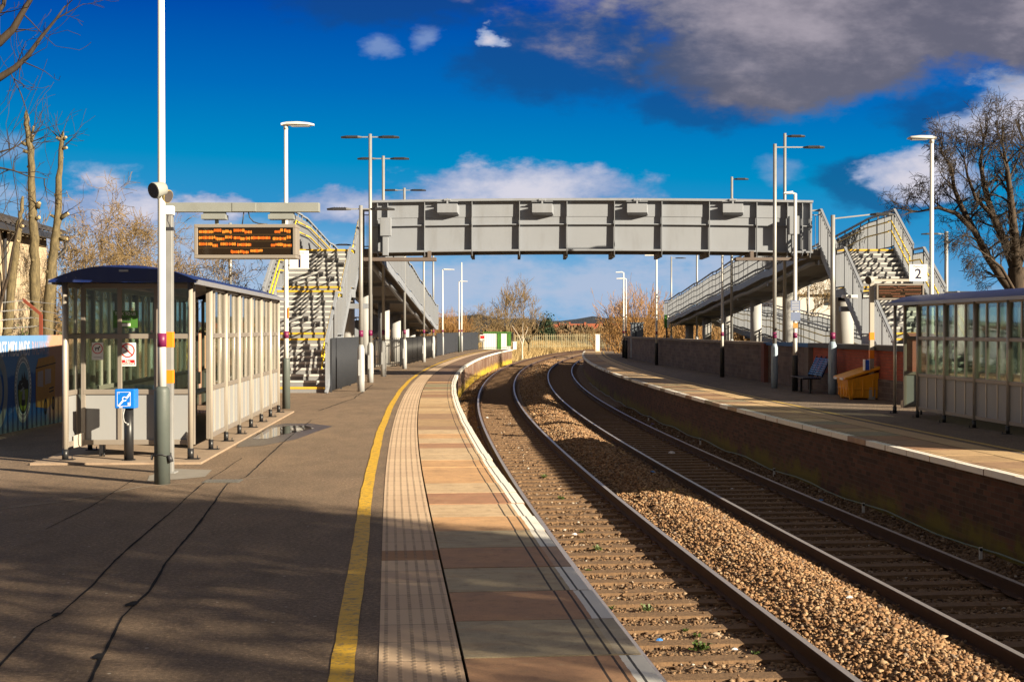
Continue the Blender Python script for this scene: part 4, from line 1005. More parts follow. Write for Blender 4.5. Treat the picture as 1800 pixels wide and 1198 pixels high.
mb = MB(); mb.box(c.x-.075, c.x-.061, c.y-.09, c.y+.11, c.z-.14, c.z+.14); mb.box(c.x+.041, c.x+.055, c.y-.09, c.y+.11, c.z-.14, c.z+.14); mb.build('side_panel', M_sign, t_)

# ================================================================== INDUCTION-LOOP POST (front of shelter 1)
M_blue = mat('blue_sign_plastic', (.005, .16, .62), .35, 0, .05); M_blk = mat('black_post', (.015, .015, .017), .4, 0, .2, 6)
HP = G(226, 812); t_ = thing('help_post', HP, 'black post with square blue induction loop box in front of the near shelter', 'help point')
mb = MB(); mb.cyl(HP.x, HP.y, 0, W(0, 716, HP.y).z, .062, n=20); mb.cyl(HP.x, HP.y, 0, .03, .09, n=20)
for k in range(4): a = R(45+90*k); mb.cyl(HP.x+.085*math.cos(a), HP.y+.085*math.sin(a), .0, .04, .012, n=6)
mb.build('post', M_blk, t_)
xa, xb, za, zb = W(205, 0, HP.y).x, W(240, 0, HP.y).x, W(0, 717, HP.y).z, W(0, 683, HP.y).z; cx, cz = (xa+xb)/2, (za+zb)/2; fy = HP.y-.10
mb = MB(); mb.box(xa, xb, fy, HP.y+.09, za, zb); bx_ = mb.build('sign_box', M_blue, t_, bevel=.012)
mb = MB(); X = Vector((1, 0, 0)); Y = Vector((0, 0, 1)); c = Vector((cx, fy, cz)); s = (xb-xa)/2
for q in ([(-.72, -.74), (.60, -.74), (.60, -.70), (-.72, -.70)], [(-.72, .66), (.60, .66), (.60, .70), (-.72, .70)], [(-.74, -.74), (-.70, -.74), (-.70, .70), (-.74, .70)], [(.56, -.74), (.60, -.74), (.60, .70), (.56, .70)]):
    shape(mb, c, X, Y, [(a*s, b_*s) for a, b_ in q], 0, .002)
for q in ([(-.66, -.66), (-.52, -.72), (-.05, -.22), (-.18, -.08)], [(.12, .10), (.24, -.02), (.60, .42), (.60, .70), (.46, .56)]): shape(mb, c, X, Y, [(a*s, b_*s) for a, b_ in q], 0, .003)
ring(mb, c+X*.0*s, X, Y, .15*s, .24*s, 18, 0, .004, 20, 330)
for q in ([(.30, -.62), (.56, -.62), (.56, -.52), (.30, -.52)], [(.36, -.52), (.44, -.52), (.40, -.36), (.30, -.36)], [(.48, -.52), (.54, -.52), (.54, -.32), (.50, -.32)], [(-.55, -.90), (-.2, -.90), (-.2, -.82), (-.55, -.82)], [(-.6, .52), (-.5, .52), (-.5, .58), (-.6, .58)]):
    shape(mb, c, X, Y, [(a*s, b_*s) for a, b_ in q], 0, .003)
mb.build('symbol', M_sign, bx_)
mb = MB(); mb.tube([Vector((cx+.0, fy+.0, za)), Vector((cx-.02, fy-.01, za-.09)), Vector((cx-.005, fy-.01, za-.17)), Vector((cx+.04, fy-.01, za-.20))], .009, 8); mb.tube([(cx+.04, fy-.01, za-.22), (cx+.045, fy-.01, za-.19)], .017, 8); mb.build('handset_cable', M_galv, t_)

# ================================================================== SHELTERS
M_alu = mat('bronze_grey_frame', (.27, .235, .20), .42, .25, .1, 4)
M_bar = mat('pale_glazing_bar', (.48, .43, .365), .35, .3, .06, 4)
M_pan = mat('grey_shelter_panel', (.27, .275, .28), .5, 0, .05, 2, dirt=(.25, .23, .2), dirtamt=.2)
M_roof = mat('navy_roof', (.004, .016, .10), .42, 0, .2, 2, dirt=(.05, .06, .10), dirtamt=.25)
M_rim = mat('roof_edge_trim', (.30, .30, .32), .4, .4, .1)
m, t, b = new_mat('shelter_glass')
for nd in list(t.n): t.n.remove(nd)
o_ = t.node('ShaderNodeOutputMaterial'); tr = t.node('ShaderNodeBsdfTransparent'); tr.inputs[0].default_value = (.84, .92, .86, 1); gl = t.node('ShaderNodeBsdfGlossy'); gl.inputs['Roughness'].default_value = .03
fr = t.node('ShaderNodeFresnel'); fr.inputs[0].default_value = 1.5; mx = t.node('ShaderNodeMixShader'); t.put(mx.inputs[0], t.m('MULTIPLY', t.m('MINIMUM', fr.outputs[0], .55), 1.25)); t.l.new(tr.outputs[0], mx.inputs[1]); t.l.new(gl.outputs[0], mx.inputs[2]); t.l.new(mx.outputs[0], o_.inputs[0]); M_glass = m
LS = 10.2; NM = 7; ML = LS/NM; WS = 1.63
ZT = (.19, .87, 1.62, 2.30)
SL = math.atan2(-.06, 1)
def glazed(root, ax, n, ends, fixed, light, opaque=True):
    """one glazed wall; ax 'x' or 'y' runs along, fixed is the other coordinate"""
    fr_ = MB(); bars = MB(); pn = MB(); gs = MB()
    def B(mb, a0, a1, f0, f1, z0, z1):
        if ax == 'y': mb.box(fixed+f0, fixed+f1, a0, a1, z0, z1)
        else: mb.box(a0, a1, fixed+f0, fixed+f1, z0, z1)
    e0, e1 = ends; st = (e1-e0)/n
    for i in range(n+1): B(fr_, e0+st*i-.03, e0+st*i+.03, -.03, .03, ZT[0]-.04, ZT[3])
    for z_ in ZT: B(fr_, e0, e1, -.033, .033, z_-.034, z_+.034)
    for i in range(n):
        for k in range(1, light): B(bars, e0+st*(i+k/light)-.018, e0+st*(i+k/light)+.018, -.022, .022, ZT[0]+.035, ZT[3]-.035)
    B(pn, e0+.02, e1-.02, -.008, .008, ZT[0]+.02, ZT[1]-.02)
    B(gs, e0+.02, e1-.02, -.004, .004, ZT[1]+.02, ZT[2]-.02); B(gs, e0+.02, e1-.02, -.004, .004, ZT[2]+.02, ZT[3]-.02)
    w_ = fr_.build('wall_frame', M_alu, root, local=True, bevel=.006)
    if bars.v: bars.build('glazing_bars', M_bar, w_, local=True)
    pn.build('lower_panel', M_pan, w_, local=True); gs.build('glass', M_glass, w_, local=True)
    return w_
def shelter(loc, label, rz):
    t_ = thing('platform_shelter', loc, label, 'shelter', 'glazed platform shelters'); t_.rotation_euler.z = rz; hw = WS/2
    glazed(t_, 'x', 3, (-hw+.12, hw-.05), .48, 1)
    glazed(t_, 'x', 3, (-hw+.12, hw-.12), LS, 1)
    glazed(t_, 'y', NM-1, (ML, LS), hw, 3)
    glazed(t_, 'y', NM, (.05, LS), -hw, 3)
    mb = MB(); feet = MB()
    for x_, y_, r_ in [(-hw, 0, .034), (hw, 0, .034)]+[(s_*(hw+.035), ML*i, .028) for i in range(1, NM+1) for s_ in (-1, 1)]:
        mb = MB(); mb.cyl(x_, y_, .135, 2.33, r_, n=14); po_ = mb.build('post', M_bar, t_, local=True)
        mb = MB(); mb.cyl(x_, y_, 0, .14, r_*1.25, n=12); mb.box(x_-.05, x_+.12, y_-.06, y_+.06, 0, .010); mb.cyl(x_+.09, y_, 0, .05, .008, n=6); mb.build('foot', M_blk, po_, local=True)
    for x_ in (-hw+.35, hw-.4): mb = MB(); mb.box(x_-.02, x_+.02, .46, .5, 0, .2); mb.cyl(x_+.05, .44, 0, .05, .01, n=6); mb.build('foot', M_blk, t_, local=True)
    for sx_ in (-1, 1):
        g = MB(); g.extrude([(sx_*(hw-.03), .30, ZT[0]+.10), (sx_*(hw-.03), .30, ZT[0]-.06), (sx_*(hw-.14), .47, ZT[0]-.04), (sx_*(hw-.14), .47, ZT[0]+.14)], (.006, 0, 0)); g.build('corner_gusset', M_bar, t_, local=True)
    # barrel roof
    ov = .13; N = 14; mb = MB(); z0, z1 = 2.345, 2.545; ya, yb = -.28, LS+.25; L = []
    for i in range(N+1):
        u = -1+2*i/N; x_ = u*(hw+ov); z_ = z0+(z1-z0)*(1-abs(u)**2.4); L.append((x_, z_))
    for (xa_, za_), (xb_, zb_) in zip(L, L[1:]):
        mb.poly([(xa_, ya, za_), (xb_, ya, zb_), (xb_, yb, zb_), (xa_, yb, za_)]); mb.poly([(xa_, ya, za_-.022), (xa_, yb, za_-.022), (xb_, yb, zb_-.022), (xb_, ya, zb_-.022)])
    for y_ in (ya, yb): mb.poly([(x_, y_, z_) for x_, z_ in L]+[(hw+ov, y_, z0-.022), (-hw-ov, y_, z0-.022)])
    rf = mb.build('roof', M_roof, t_, local=True)
    mb = MB()
    for sx_ in (-1, 1): mb.box(min(sx_*(hw+ov-.03), sx_*(hw+ov+.012)), max(sx_*(hw+ov-.03), sx_*(hw+ov+.012)), ya+.01, yb-.01, z0-.045, z0+.018)
    mb.build('gutter_trim', M_rim, rf, local=True)
    mb = MB(); mb.box(-.05, .07, ya-.006, ya-.002, 2.46, 2.486); 
    for x_ in (-.72, -.60, .60, .72): mb.cyl(x_, ya-.003, 2.38, 2.386, .006, n=6)
    mb.build('roof_plate', M_rim, rf, local=True)
    return t_
sh1 = shelter((-5.065, 18.0, .03), 'near glazed shelter with navy roof on the left platform', math.atan(.06))
sh2 = copy_tree(sh1); D0 = 29.36
sh2.location = (.27896*D0+WS/2+.03, D0, Z2+.0); sh2.rotation_euler.z = math.pi+math.atan(.06); sh2['label'] = 'glazed shelter with navy roof on the right platform seen from its long side'
# notices on the end wall of shelter 1
def on1(x_, y_, z_): return sh1.matrix_basis @ Vector((x_, y_, z_))
bpy.context.view_layer.update()
def loc1(px, py): # local coordinates on end wall of shelter 1 from a photo pixel
    D = 18.5; p_ = W(px, py, D); q = sh1.matrix_basis.inverted() @ p_; return q.x, q.z
M_red = mat('sign_red', (.62, .012, .015), .4, 0, .05); M_grn = mat('poster_green', (.05, .15, .02), .5, 0, .1)
X = Vector((1, 0, 0)); Y = Vector((0, 0, 1)); fy = .48-.012
def panel(name, px0, py0, px1, py1, m_):
    x0, z1 = loc1(px0, py0); x1, z0 = loc1(px1, py1); mb = MB(); mb.box(x0, x1, fy-.004, fy, z0, z1); o = mb.build(name, m_, sh1, local=True); return o, Vector(((x0+x1)/2, fy-.004, (z0+z1)/2)), (x1-x0)/2, (z1-z0)/2
o, c, a, b_ = panel('no_smoking_sign', 211, 602, 240, 643, M_sign); o['label'] = 'white notice with red no smoking symbol'
mb = MB(); cc = c+Y*b_*.33; ring(mb, cc, X, Y, .70*a, .86*a, 32, 0, .001); q = .62*a
for sgn_ in (1,): shape(mb, cc, X, Y, [(-q-.006, q-.006), (-q+.006, q+.006), (q+.006, -q+.006), (q-.006, -q-.006)], 0, .002)
shape(mb, c, X, Y, [(-.86*a, -.90*b_), (.86*a, -.90*b_), (.86*a, -.46*b_), (-.86*a, -.46*b_)], 0, .001); mb.build('red_symbol', M_red, o, local=True)
mb = MB(); shape(mb, cc, X, Y, [(-.5*a, -.28*a), (.1*a, -.05*a), (.1*a-.008, .08*a), (-.5*a-.008, -.15*a)], 0, .0012)
shape(mb, cc, X, Y, [(.2*a, .0), (.55*a, .12*a), (.55*a, .22*a), (.2*a, .12*a)], 0, .0012); mb.build('cigarette_symbol', M_gry, o, local=True)
mb = MB(); text_into(mb, 'No', c+Y*(-.585*b_), X, Y, .052, thick=.003, bold=.01); text_into(mb, 'smoking', c+Y*(-.77*b_), X, Y, .052, thick=.003, bold=.01); mb.build('lettering', M_sign, o, local=True)
o, c, a, b_ = panel('no_dogs_sign', 163.5, 601.5, 183.5, 632, M_sign); o['label'] = 'small white notice with a dog in a red ring'
mb = MB(); cc = c+Y*b_*.3; ring(mb, cc, X, Y, .78*a, .92*a, 28, 0, .001); mb.build('red_ring', M_red, o, local=True)
mb = MB(); k = a*.5
for q in ([(-.8, -.1), (.5, -.1), (.55, .35), (-.75, .3)], [(-.75, -.8), (-.5, -.8), (-.45, 0), (-.8, 0)], [(.15, -.8), (.4, -.8), (.5, 0), (.15, 0)], [(.3, .2), (.65, .2), (1.05, .62), (.65, .95), (.4, .6)], [(-1.0, .5), (-.9, .55), (-.7, .25), (-.8, .1)]):
    shape(mb, cc, X, Y, [(u*k, v_*k) for u, v_ in q], 0, .0012)
shape(mb, c, X, Y, [(-.7*a, -.72*b_), (.7*a, -.72*b_), (.7*a, -.68*b_), (-.7*a, -.68*b_)], 0, .001); mb.build('dog_symbol', M_blk, o, local=True)
o, c, a, b_ = panel('poster', 200.5, 546, 243, 576, M_grn); o['label'] = 'green poster reading TALK TO US'
mb = MB(); text_into(mb, 'TALK TO US', c+Y*b_*.62, X, Y, .062, thick=.002, bold=.008, width=a*1.7); shape(mb, c, X, Y, [(-.4*a, -.85*b_), (.42*a, -.80*b_), (.42*a, -.45*b_), (-.4*a, -.5*b_)], 0, .002); mb.build('lettering', M_sign, o, local=True)
mb = MB()
for k in range(7): mb.poly([(c.x-.5*a+k*.14*a, c.y-.002, c.z-.18*b_), (c.x-.4*a+k*.14*a, c.y-.002, c.z-.18*b_), (c.x-.4*a+k*.14*a, c.y-.002, c.z+.16*b_), (c.x-.5*a+k*.14*a, c.y-.002, c.z+.16*b_)])
mb.build('dark_lettering', M_blk, o, local=True)
# plinth slabs and seats
mb = MB()
for (tr_, nm) in ((sh1, 0),):
    q = [tr_.matrix_basis @ Vector(v_) for v_ in ((-1.15, -.42, 0), (1.02, -.42, 0), (1.12, LS+.5, 0), (-1.15, LS+.5, 0))]
    mb.hexa([(v_.x, v_.y, -.02) for v_ in q]+[(v_.x, v_.y, .028) for v_ in q])
tag(mb.build('shelter_plinth', M_conc), kind='structure')
M_seat = mat('dark_seat', (.06, .055, .05), .5, 0, .1)
def seat(root, label):
    t_ = thing('perch_seat', root.location.copy(), label, 'bench', 'seats inside the shelters'); t_.rotation_euler.z = root.rotation_euler.z
    mb = MB(); mb.box(-.62, -.32, 1.0, LS-.6, .50, .54); mb.box(-.68, -.64, 1.0, LS-.6, .62, .86); mb.build('seat', M_seat, t_, local=True)
    for y_ in (1.3, 3.8, 6.3, 8.9): mb = MB(); mb.box(-.66, -.6, y_-.03, y_+.03, 0, .7); mb.box(-.6, -.36, y_-.02, y_+.02, .46, .50); mb.build('leg', M_alu, t_, local=True)
seat(sh1, 'long dark seat along the back of the near left shelter'); seat(sh2, 'long dark seat along the back of the right shelter')
# ================================================================== WALLS, FENCES, FURNITURE
# ---- mural wall (left)
m, t, b = new_mat('painted_mural'); sp = t.node('ShaderNodeSeparateXYZ'); t.put(sp.inputs[0], posvec(t)); yv, zv_ = sp.outputs[1], sp.outputs[2]; v = posvec(t)
n = t.noise(v, 2.2, 5, .6); n2 = t.noise(v, 7, 6, .7)
o = t.mix(t.ramp(t.m('ADD', zv_, t.m('MULTIPLY', t.m('SUBTRACT', n, .5), .25)), [(.95, 0), (1.25, 1)]), (.02, .10, .34), (.11, .24, .46))
pe = t.ramp(t.m('ADD', yv, t.m('MULTIPLY', t.m('SUBTRACT', n, .5), .9)), [(0, 0), (1, 1)])
fx = t.m('ADD', yv, t.m('MULTIPLY', t.m('SUBTRACT', n, .5), .8))
mr = t.node('ShaderNodeMapRange'); t.put(mr.inputs[0], fx); mr.inputs[1].default_value = 24.9; mr.inputs[2].default_value = 25.2; o = t.mix(mr.outputs[0], o, (.45, .24, .15))
mr = t.node('ShaderNodeMapRange'); t.put(mr.inputs[0], t.m('ADD', zv_, t.m('MULTIPLY', n2, .3))); mr.inputs[1].default_value = .42; mr.inputs[2].default_value = .18; o = t.mix(mr.outputs[0], o, (.10, .13, .17))
o = t.mix(t.ramp(n2, [(.62, 0), (.72, .7)]), o, (.30, .33, .40)); t.put(b.inputs['Base Color'], o); b.inputs['Roughness'].default_value = .75; t.put(b.inputs['Normal'], t.bump(n2, .3, .01)); M_mur = m
MX = -8.5; mw = thing('mural_wall', (MX, 24, 0), 'low wall painted as a blue mural with white capitals and a round emblem left of the shelter', 'mural wall')
mb = MB()
y_ = 14.0
while y_ < 42: mb.box(MX-.12, MX, y_, y_+1.18, .0, 1.635); mb.box(MX-.10, MX-.02, y_+1.18, y_+1.2, .0, 1.62); y_ += 1.2
mb.build('wall_panel', M_mur, mw)
X = Vector((0, 1, 0)); Y = Vector((0, 0, 1))    # reading direction of the mural; X x Y = +x
M_mw = paint_mat('mural_white_paint', (.74, .70, .72), (.3, .36, .55), .60); M_mp = paint_mat('mural_pink_paint', (.62, .34, .36), (.3, .4, .6), .50)
mb = MB(); text_into(mb, 'EAST MIDLANDS', (MX, 23.27, 1.395), X, Y, .36, thick=.004, width=1.56, bold=.012); mb.build('painted_lettering', M_mw, mw)
mb = MB(); text_into(mb, 'RAILWAYS', (MX, 24.60, 1.395), X, Y, .34, thick=.004, width=.86, bold=.01); mb.build('painted_lettering', M_mp, mw)
M_mg = mat('mural_grey', (.30, .32, .33), .8, 0, .3, 9); M_mgn = mat('mural_green', (.22, .30, .03), .8, 0, .2, 9); M_mor = mat('mural_orange', (.52, .26, .06), .8, 0, .3, 6); M_mbk = mat('mural_black', (.02, .02, .022), .8); M_mpw = mat('mural_window', (.42, .34, .33), .8, 0, .2, 6)
M_mlb = mat('mural_light_blue', (.15, .30, .42), .8, 0, .3, 9)
c = Vector((MX, 23.72, .72))
mb = MB(); ring(mb, c, X, Y, (0, 0), (.42, .60), 40, 0, .003); mb.build('painted_emblem_ring', M_mg, mw)
mb = MB(); r = random.Random(5)
for i in range(46):
    a = R(i*360/46); mb2 = c+X*math.cos(a)*.365+Y*math.sin(a)*.53; k = r.uniform(.010, .02); shape(mb, mb2, X, Y, [(-k, -k*1.4), (k, -k), (k, k*1.3), (-k*.6, k)], 0, .004)
ring(mb, c, X, Y, (.30, .45), (.315, .465), 40, 0, .004); mb.build('painted_emblem_marks', M_sign, mw)
mb = MB(); ring(mb, c, X, Y, (0, 0), (.30, .45), 40, 0, .0045); mb.build('painted_emblem_sky', M_mlb, mw)
mb = MB(); pts = [(-.26, .06), (.26, .06)]+[(.26*math.cos(R(a)), -.02+.42*math.sin(R(a))) for a in range(-5, -176, -15)]; shape(mb, c, X, Y, pts, 0, .006); mb.build('painted_emblem_outline', M_mbk, mw)
mb = MB(); pts = [(-.235, -.02), (.235, -.02)]+[(.235*math.cos(R(a)), -.04+.36*math.sin(R(a))) for a in range(-5, -176, -15)]; shape(mb, c, X, Y, pts, 0, .008); mb.build('painted_emblem_field', M_mgn, mw)
mb = MB(); shape(mb, c, X, Y, [(-.27, .04), (.27, .04), (.22, .14), (.16, .14), (.14, .28), (.10, .15), (.05, .30), (.0, .16), (-.06, .27), (-.10, .14), (-.18, .14)], 0, .0075)
shape(mb, c, X, Y, [(-.09, -.30), (.09, -.30), (.08, -.10), (-.08, -.10)], 0, .010); mb.build('painted_hill_and_engine', M_mbk, mw)
mb = MB(); shape(mb, c, X, Y, [(-.06, -.20), (.06, -.20), (.05, -.03), (-.05, -.03)], 0, .012); shape(mb, c, X, Y, [(-.12, -.06), (.05, .0), (-.10, .06), (.0, .10), (-.12, .08), (-.02, .02), (-.16, -.04)], 0, .0095); mb.build('painted_path', M_mg, mw)
c = Vector((MX, 22.55, .72)); mb = MB(); ring(mb, c, X, Y, (.28, .42), (.45, .62), 40, 0, .004); ring(mb, c, X, Y, (0, 0), (.20, .30), 30, 0, .004); mb.build('painted_emblem_ring', M_mg, mw)
c = Vector((MX, 24.85, .78)); mb = MB(); shape(mb, c, X, Y, [(-.50, -.42), (.1, -.48), (.50, -.36), (.56, .40), (.45, .48), (-.36, .44), (-.5, .25)], 0, .004); mb.build('painted_bus', M_mor, mw)
mb = MB(); shape(mb, c, X, Y, [(-.42, -.06), (-.12, -.08), (-.12, .22), (-.40, .20)], 0, .006); shape(mb, c, X, Y, [(-.02, -.04), (.30, -.02), (.30, .24), (-.02, .24)], 0, .006); mb.build('painted_bus_windows', M_mpw, mw)
mb = MB(); ring(mb, c+X*.0-Y*.44, X, Y, (.05, .09), (.09, .15), 20, 0, .007); ring(mb, c+X*.42-Y*.40, X, Y, (.04, .08), (.08, .13), 20, 0, .007)
for z_ in (-.14, -.2): shape(mb, c, X, Y, [(.2, z_), (.45, z_+.02), (.45, z_+.05), (.2, z_+.03)], 0, .006)
shape(mb, c, X, Y, [(-.5, .26), (.56, .33), (.56, .35), (-.5, .28)], 0, .006); mb.build('painted_bus_wheels', M_mbk, mw)

# ---- building behind (left)
M_blockw = brick_mat('cream_blockwork', (.50, .40, .27), (.45, .35, .235), (.36, .29, .20), 1, dk=.15, bw=.9, bh=.42)
BX = -17.0; bd = thing('block_building', (BX, 42, 0), 'cream blockwork shed with dark eaves behind the pollarded trunks', 'building')
mb = MB()
def uvq(p, u0, v0, u1, v1): return [(u0, v0), (u1, v0), (u1, v1), (u0, v1)]
mb.poly([(BX, 26, -.1), (BX, 49.9, -.1), (BX, 49.9, 5.3), (BX, 26, 5.3)], 0, [(0, 0), (24, 0), (24, 5.4), (0, 5.4)])
mb.poly([(BX, 49.9, -.1), (BX-14, 49.9, -.1), (BX-14, 49.9, 5.3), (BX-7, 49.9, 7.2), (BX, 49.9, 5.3)], 0, [(0, 0), (14, 0), (14, 5.4), (7, 7.3), (0, 5.4)])
mb.poly([(BX, 26, -.1), (BX-14, 26, -.1), (BX-14, 26, 5.3), (BX-7, 26, 7.2), (BX, 26, 5.3)], 0, [(0, 0), (14, 0), (14, 5.4), (7, 7.3), (0, 5.4)]); mb.build('wall', M_blockw, bd)
M_dkroof = mat('dark_corrugated_roof', (.05, .045, .045), .7, 0, .3, 2)
mb = MB(); N = 110
for s_, xa_, xb_ in ((1, BX+.55, BX-7), (-1, BX-7, BX-14.5)):
    for i in range(N):
        a = 25.6+24.8*i/N; b_ = 25.6+24.8*(i+1)/N; za_, zb_ = (5.25, 7.3) if s_ == 1 else (7.3, 5.25); d = .05 if i % 2 else 0
        mb.hexa([(xa_, a, za_-.05+d), (xa_, b_, za_-.05+d), (xb_, b_, zb_-.05+d), (xb_, a, zb_-.05+d), (xa_, a, za_+.07+d), (xa_, b_, za_+.07+d), (xb_, b_, zb_+.07+d), (xb_, a, zb_+.07+d)])
mb.build('roof', M_dkroof, bd)
mb = MB(); mb.box(BX+.42, BX+.60, 25.6, 50.6, 4.98, 5.18); mb.tube([(BX+.5, 50.5, 5.0), (BX+.5, 50.55, 4.7), (BX+.15, 50.3, 4.3), (BX+.12, 50.2, 0)], .09, 10); mb.tube([(BX+.08, 45.6, 5.0), (BX+.08, 45.6, 0)], .06, 8); mb.build('gutter', M_dkgap, bd)

# ---- platform 2 back wall
WX = [(11.0, 12), (10.15, 24), (9.75, 30), (9.30, 36), (9.0, 40.2), (8.76, 45.7), (8.26, 53.6), (7.85, 62), (7.44, 70), (7.25, 80), (7.25, 87.5)]
def wx(y): return float(np.interp(y, [p[1] for p in WX], [p[0] for p in WX]))
M_wall1 = brick_mat('dark_stone_brick', (.22, .155, .13), (.10, .075, .072), (.20, .16, .14), 1.9); M_wall2 = brick_mat('red_wall_brick', (.46, .10, .06), (.32, .075, .045), (.18, .09, .07), 1.0)
M_cop = mat('dark_coping', (.055, .05, .055), .7, 0, .2, 4, .3); M_copb = mat('blue_painted_coping', (.02, .11, .30), .6, 0, .35, 5, .3); M_copt = mat('tan_coping', (.24, .19, .15), .8, 0, .3, 4, .3)
def wallseg(parent, name, ya, yb, z0, z1, m_, dx=0, th=.36):
    mb = MB(); n = max(1, int((yb-ya)/2)); 
    for i in range(n):
        a = ya+(yb-ya)*i/n; b_ = ya+(yb-ya)*(i+1)/n; xa_, xb_ = wx(a)+dx, wx(b_)+dx
        for pts, uv in (([(xa_, a, z0), (xb_, b_, z0), (xb_, b_, z1), (xa_, a, z1)], 0), ([(xa_+th, a, z0), (xb_+th, b_, z0), (xb_+th, b_, z1), (xa_+th, a, z1)], 0), ([(xa_, a, z1), (xb_, b_, z1), (xb_+th, b_, z1), (xa_+th, a, z1)], 1)):
            mb.poly(pts, 0, [(a, z0), (b_, z0), (b_, z1), (a, z1)])
    for yy in (ya, yb):
        x_ = wx(yy)+dx; mb.poly([(x_, yy, z0), (x_+th, yy, z0), (x_+th, yy, z1), (x_, yy, z1)], 0, [(0, z0), (th, z0), (th, z1), (0, z1)])
    return mb.build(name, m_, parent)
pw = thing('platform_back_wall', (8.5, 50, Z2), 'long dark brick wall behind the right platform turning red near the shelter', 'wall')
wallseg(pw, 'brickwork', 46.6, 87.5, Z2, 1.20, M_wall1); wallseg(pw, 'brickwork', 41.0, 46.6, Z2, 1.20, M_wall1)
wallseg(pw, 'red_brickwork', 32.8, 41.0, .48, 1.20, M_wall2); wallseg(pw, 'stone_base', 32.8, 41.0, Z2, .478, M_wall1, dx=-.03, th=.42)
wallseg(pw, 'coping', 46.8, 87.6, 1.203, 1.30, M_copt, dx=-.06, th=.5); wallseg(pw, 'blue_coping', 41.0, 46.797, 1.203, 1.31, M_copb, dx=-.07, th=.5); wallseg(pw, 'dark_coping', 32.8, 40.997, 1.203, 1.335, M_cop, dx=-.08, th=.54)
for yy, m_, zt in ((46.7, M_wall2, 1.26), (87.4, M_wall1, 1.27), (41.0, M_wall1, 1.2)):
    mb = MB(); x_ = wx(yy); mb.box(x_-.13, x_+.4, yy-.28, yy+.28, Z2, zt); o = mb.build('pier', m_, pw)
mb = MB(); x_ = wx(33); mb.box(x_-.05, x_+.5, 32.3, 33.0, Z2, 1.50); mb.extrude([(x_-.07, 32.25, 1.50), (x_-.07, 33.05, 1.50), (x_-.07, 32.65, 1.66)], (.6, 0, 0)); mb.build('gabled_end_pier', M_wall2, pw)

# ---- fences
M_pal = mat('dark_grey_fence_steel', (.035, .038, .046), .6, 0, .2, 3, .2, spec=.2); M_blkr = mat('black_railing_steel', (.012, .012, .014), .5)
def fence(name, pts, h, label, cat, m_, pitch=.15, wb=.07, th=.006, post=2.6, pointed=True, group=None, z=0, rails=(.25, -.25)):
    pts = [Vector((p[0], p[1], z if len(p) < 3 else p[2])) for p in pts]; t_ = thing(name, pts[0], label, cat, group); bars = MB(); po = MB(); rl = MB(); zu = Vector((0, 0, 1))
    for a, b_ in zip(pts, pts[1:]):
        d = b_-a; L = d.length; u = d.normalized(); nrm = Vector((u.y, -u.x, 0)); n = max(1, int(L/pitch))
        for i in range(n):
            q = a+d*((i+.5)/n)
            if pointed: bars.extrude([q-u*wb/2+zu*.05, q+u*wb/2+zu*.05, q+u*wb/2+zu*(h-.06), q+zu*h, q-u*wb/2+zu*(h-.06)], nrm*th)
            else: bars.tube([q+zu*.05, q+zu*h], th, 5)
        n = max(1, int(round(L/post)))
        for i in range(n+1): q = a+d*(i/n)-nrm*.03; po.bar(q, q+zu*(h-.02), .06, .06, up=u)
        for r_ in rails: zz = r_ if r_ > 0 else h+r_; rl.bar(a+zu*zz-nrm*.015, b_+zu*zz-nrm*.015, .03, .045)
    bars.build('pales', m_, t_); po.build('posts', m_, t_); rl.build('rails', m_, t_); return t_
fence('palisade_fence', [(-5.0, 37.9), (-4.97, 44.3)], 1.5, 'dark grey palisade panel beside the foot of the left stairs', 'fence', M_pal, pitch=.085, wb=.074, post=2.1, pointed=False, th=.02)
t_ = bpy.data.objects[-1]
fence('palisade_fence', [(-4.8, 87.5), (-4.55, 96), (-4.2, 105), (-3.45, 114), (-2.9, 117)], 1.5, 'dark boarded fence curving along the back of the far left platform', 'fence', M_pal, pitch=.12, wb=.118, post=2.5)
fence('railing', [(-7.2, 60), (-5.2, 64), (-5.0, 76), (-4.85, 87)], 1.35, 'black railings around the ramp columns', 'railing', M_blkr, pitch=.16, th=.011, pointed=False, rails=(.15, -.12))
fence('railing', [(-3.1, 117.6), (.1, 118.3)], 1.5, 'black railings across the far end of the left platform', 'railing', M_blkr, pitch=.16, th=.012, pointed=False, rails=(.15, -.12))
fence('railing', [(7.2, 112.4), (9.4, 112.0)], 1.4, 'black gate railings at the far end of the right platform', 'gate', M_blkr, pitch=.14, th=.014, pointed=False, rails=(.12, -.1), post=1.25, z=Z2)
M_beige = mat('weathered_galvanised_fence', (.20, .17, .09), .7, 0, .2, 2)
fence('palisade_fence', [(.3, 160, -.55), (6, 164, -.5), (11.5, 168, -.45)], 1.7, 'rusty beige palisade fence across the line beyond the platforms', 'fence', M_beige, pitch=.28, wb=.08, th=.01)
# white posts at the platform ends
for x_, y_, z_, h_, w_, lb in ((W(1050.5, 0, 112).x, 112, Z2, 1.33, .34, 'thick white post at the far end of the right platform'), (W(905, 0, 117.6).x, 117.6, 0, .62, .3, 'stubby white post at the far corner of the left platform')):
    t_ = thing('marker_post', (x_, y_, z_), lb, 'post', 'white end posts'); mb = MB(); mb.box(x_-w_/2, x_+w_/2, y_-.1, y_+.1, z_, z_+h_); mb.box(x_-w_/2-.03, x_+w_/2+.03, y_-.13, y_+.13, z_+h_, z_+h_+.06); mb.build('post', M_sign, t_)
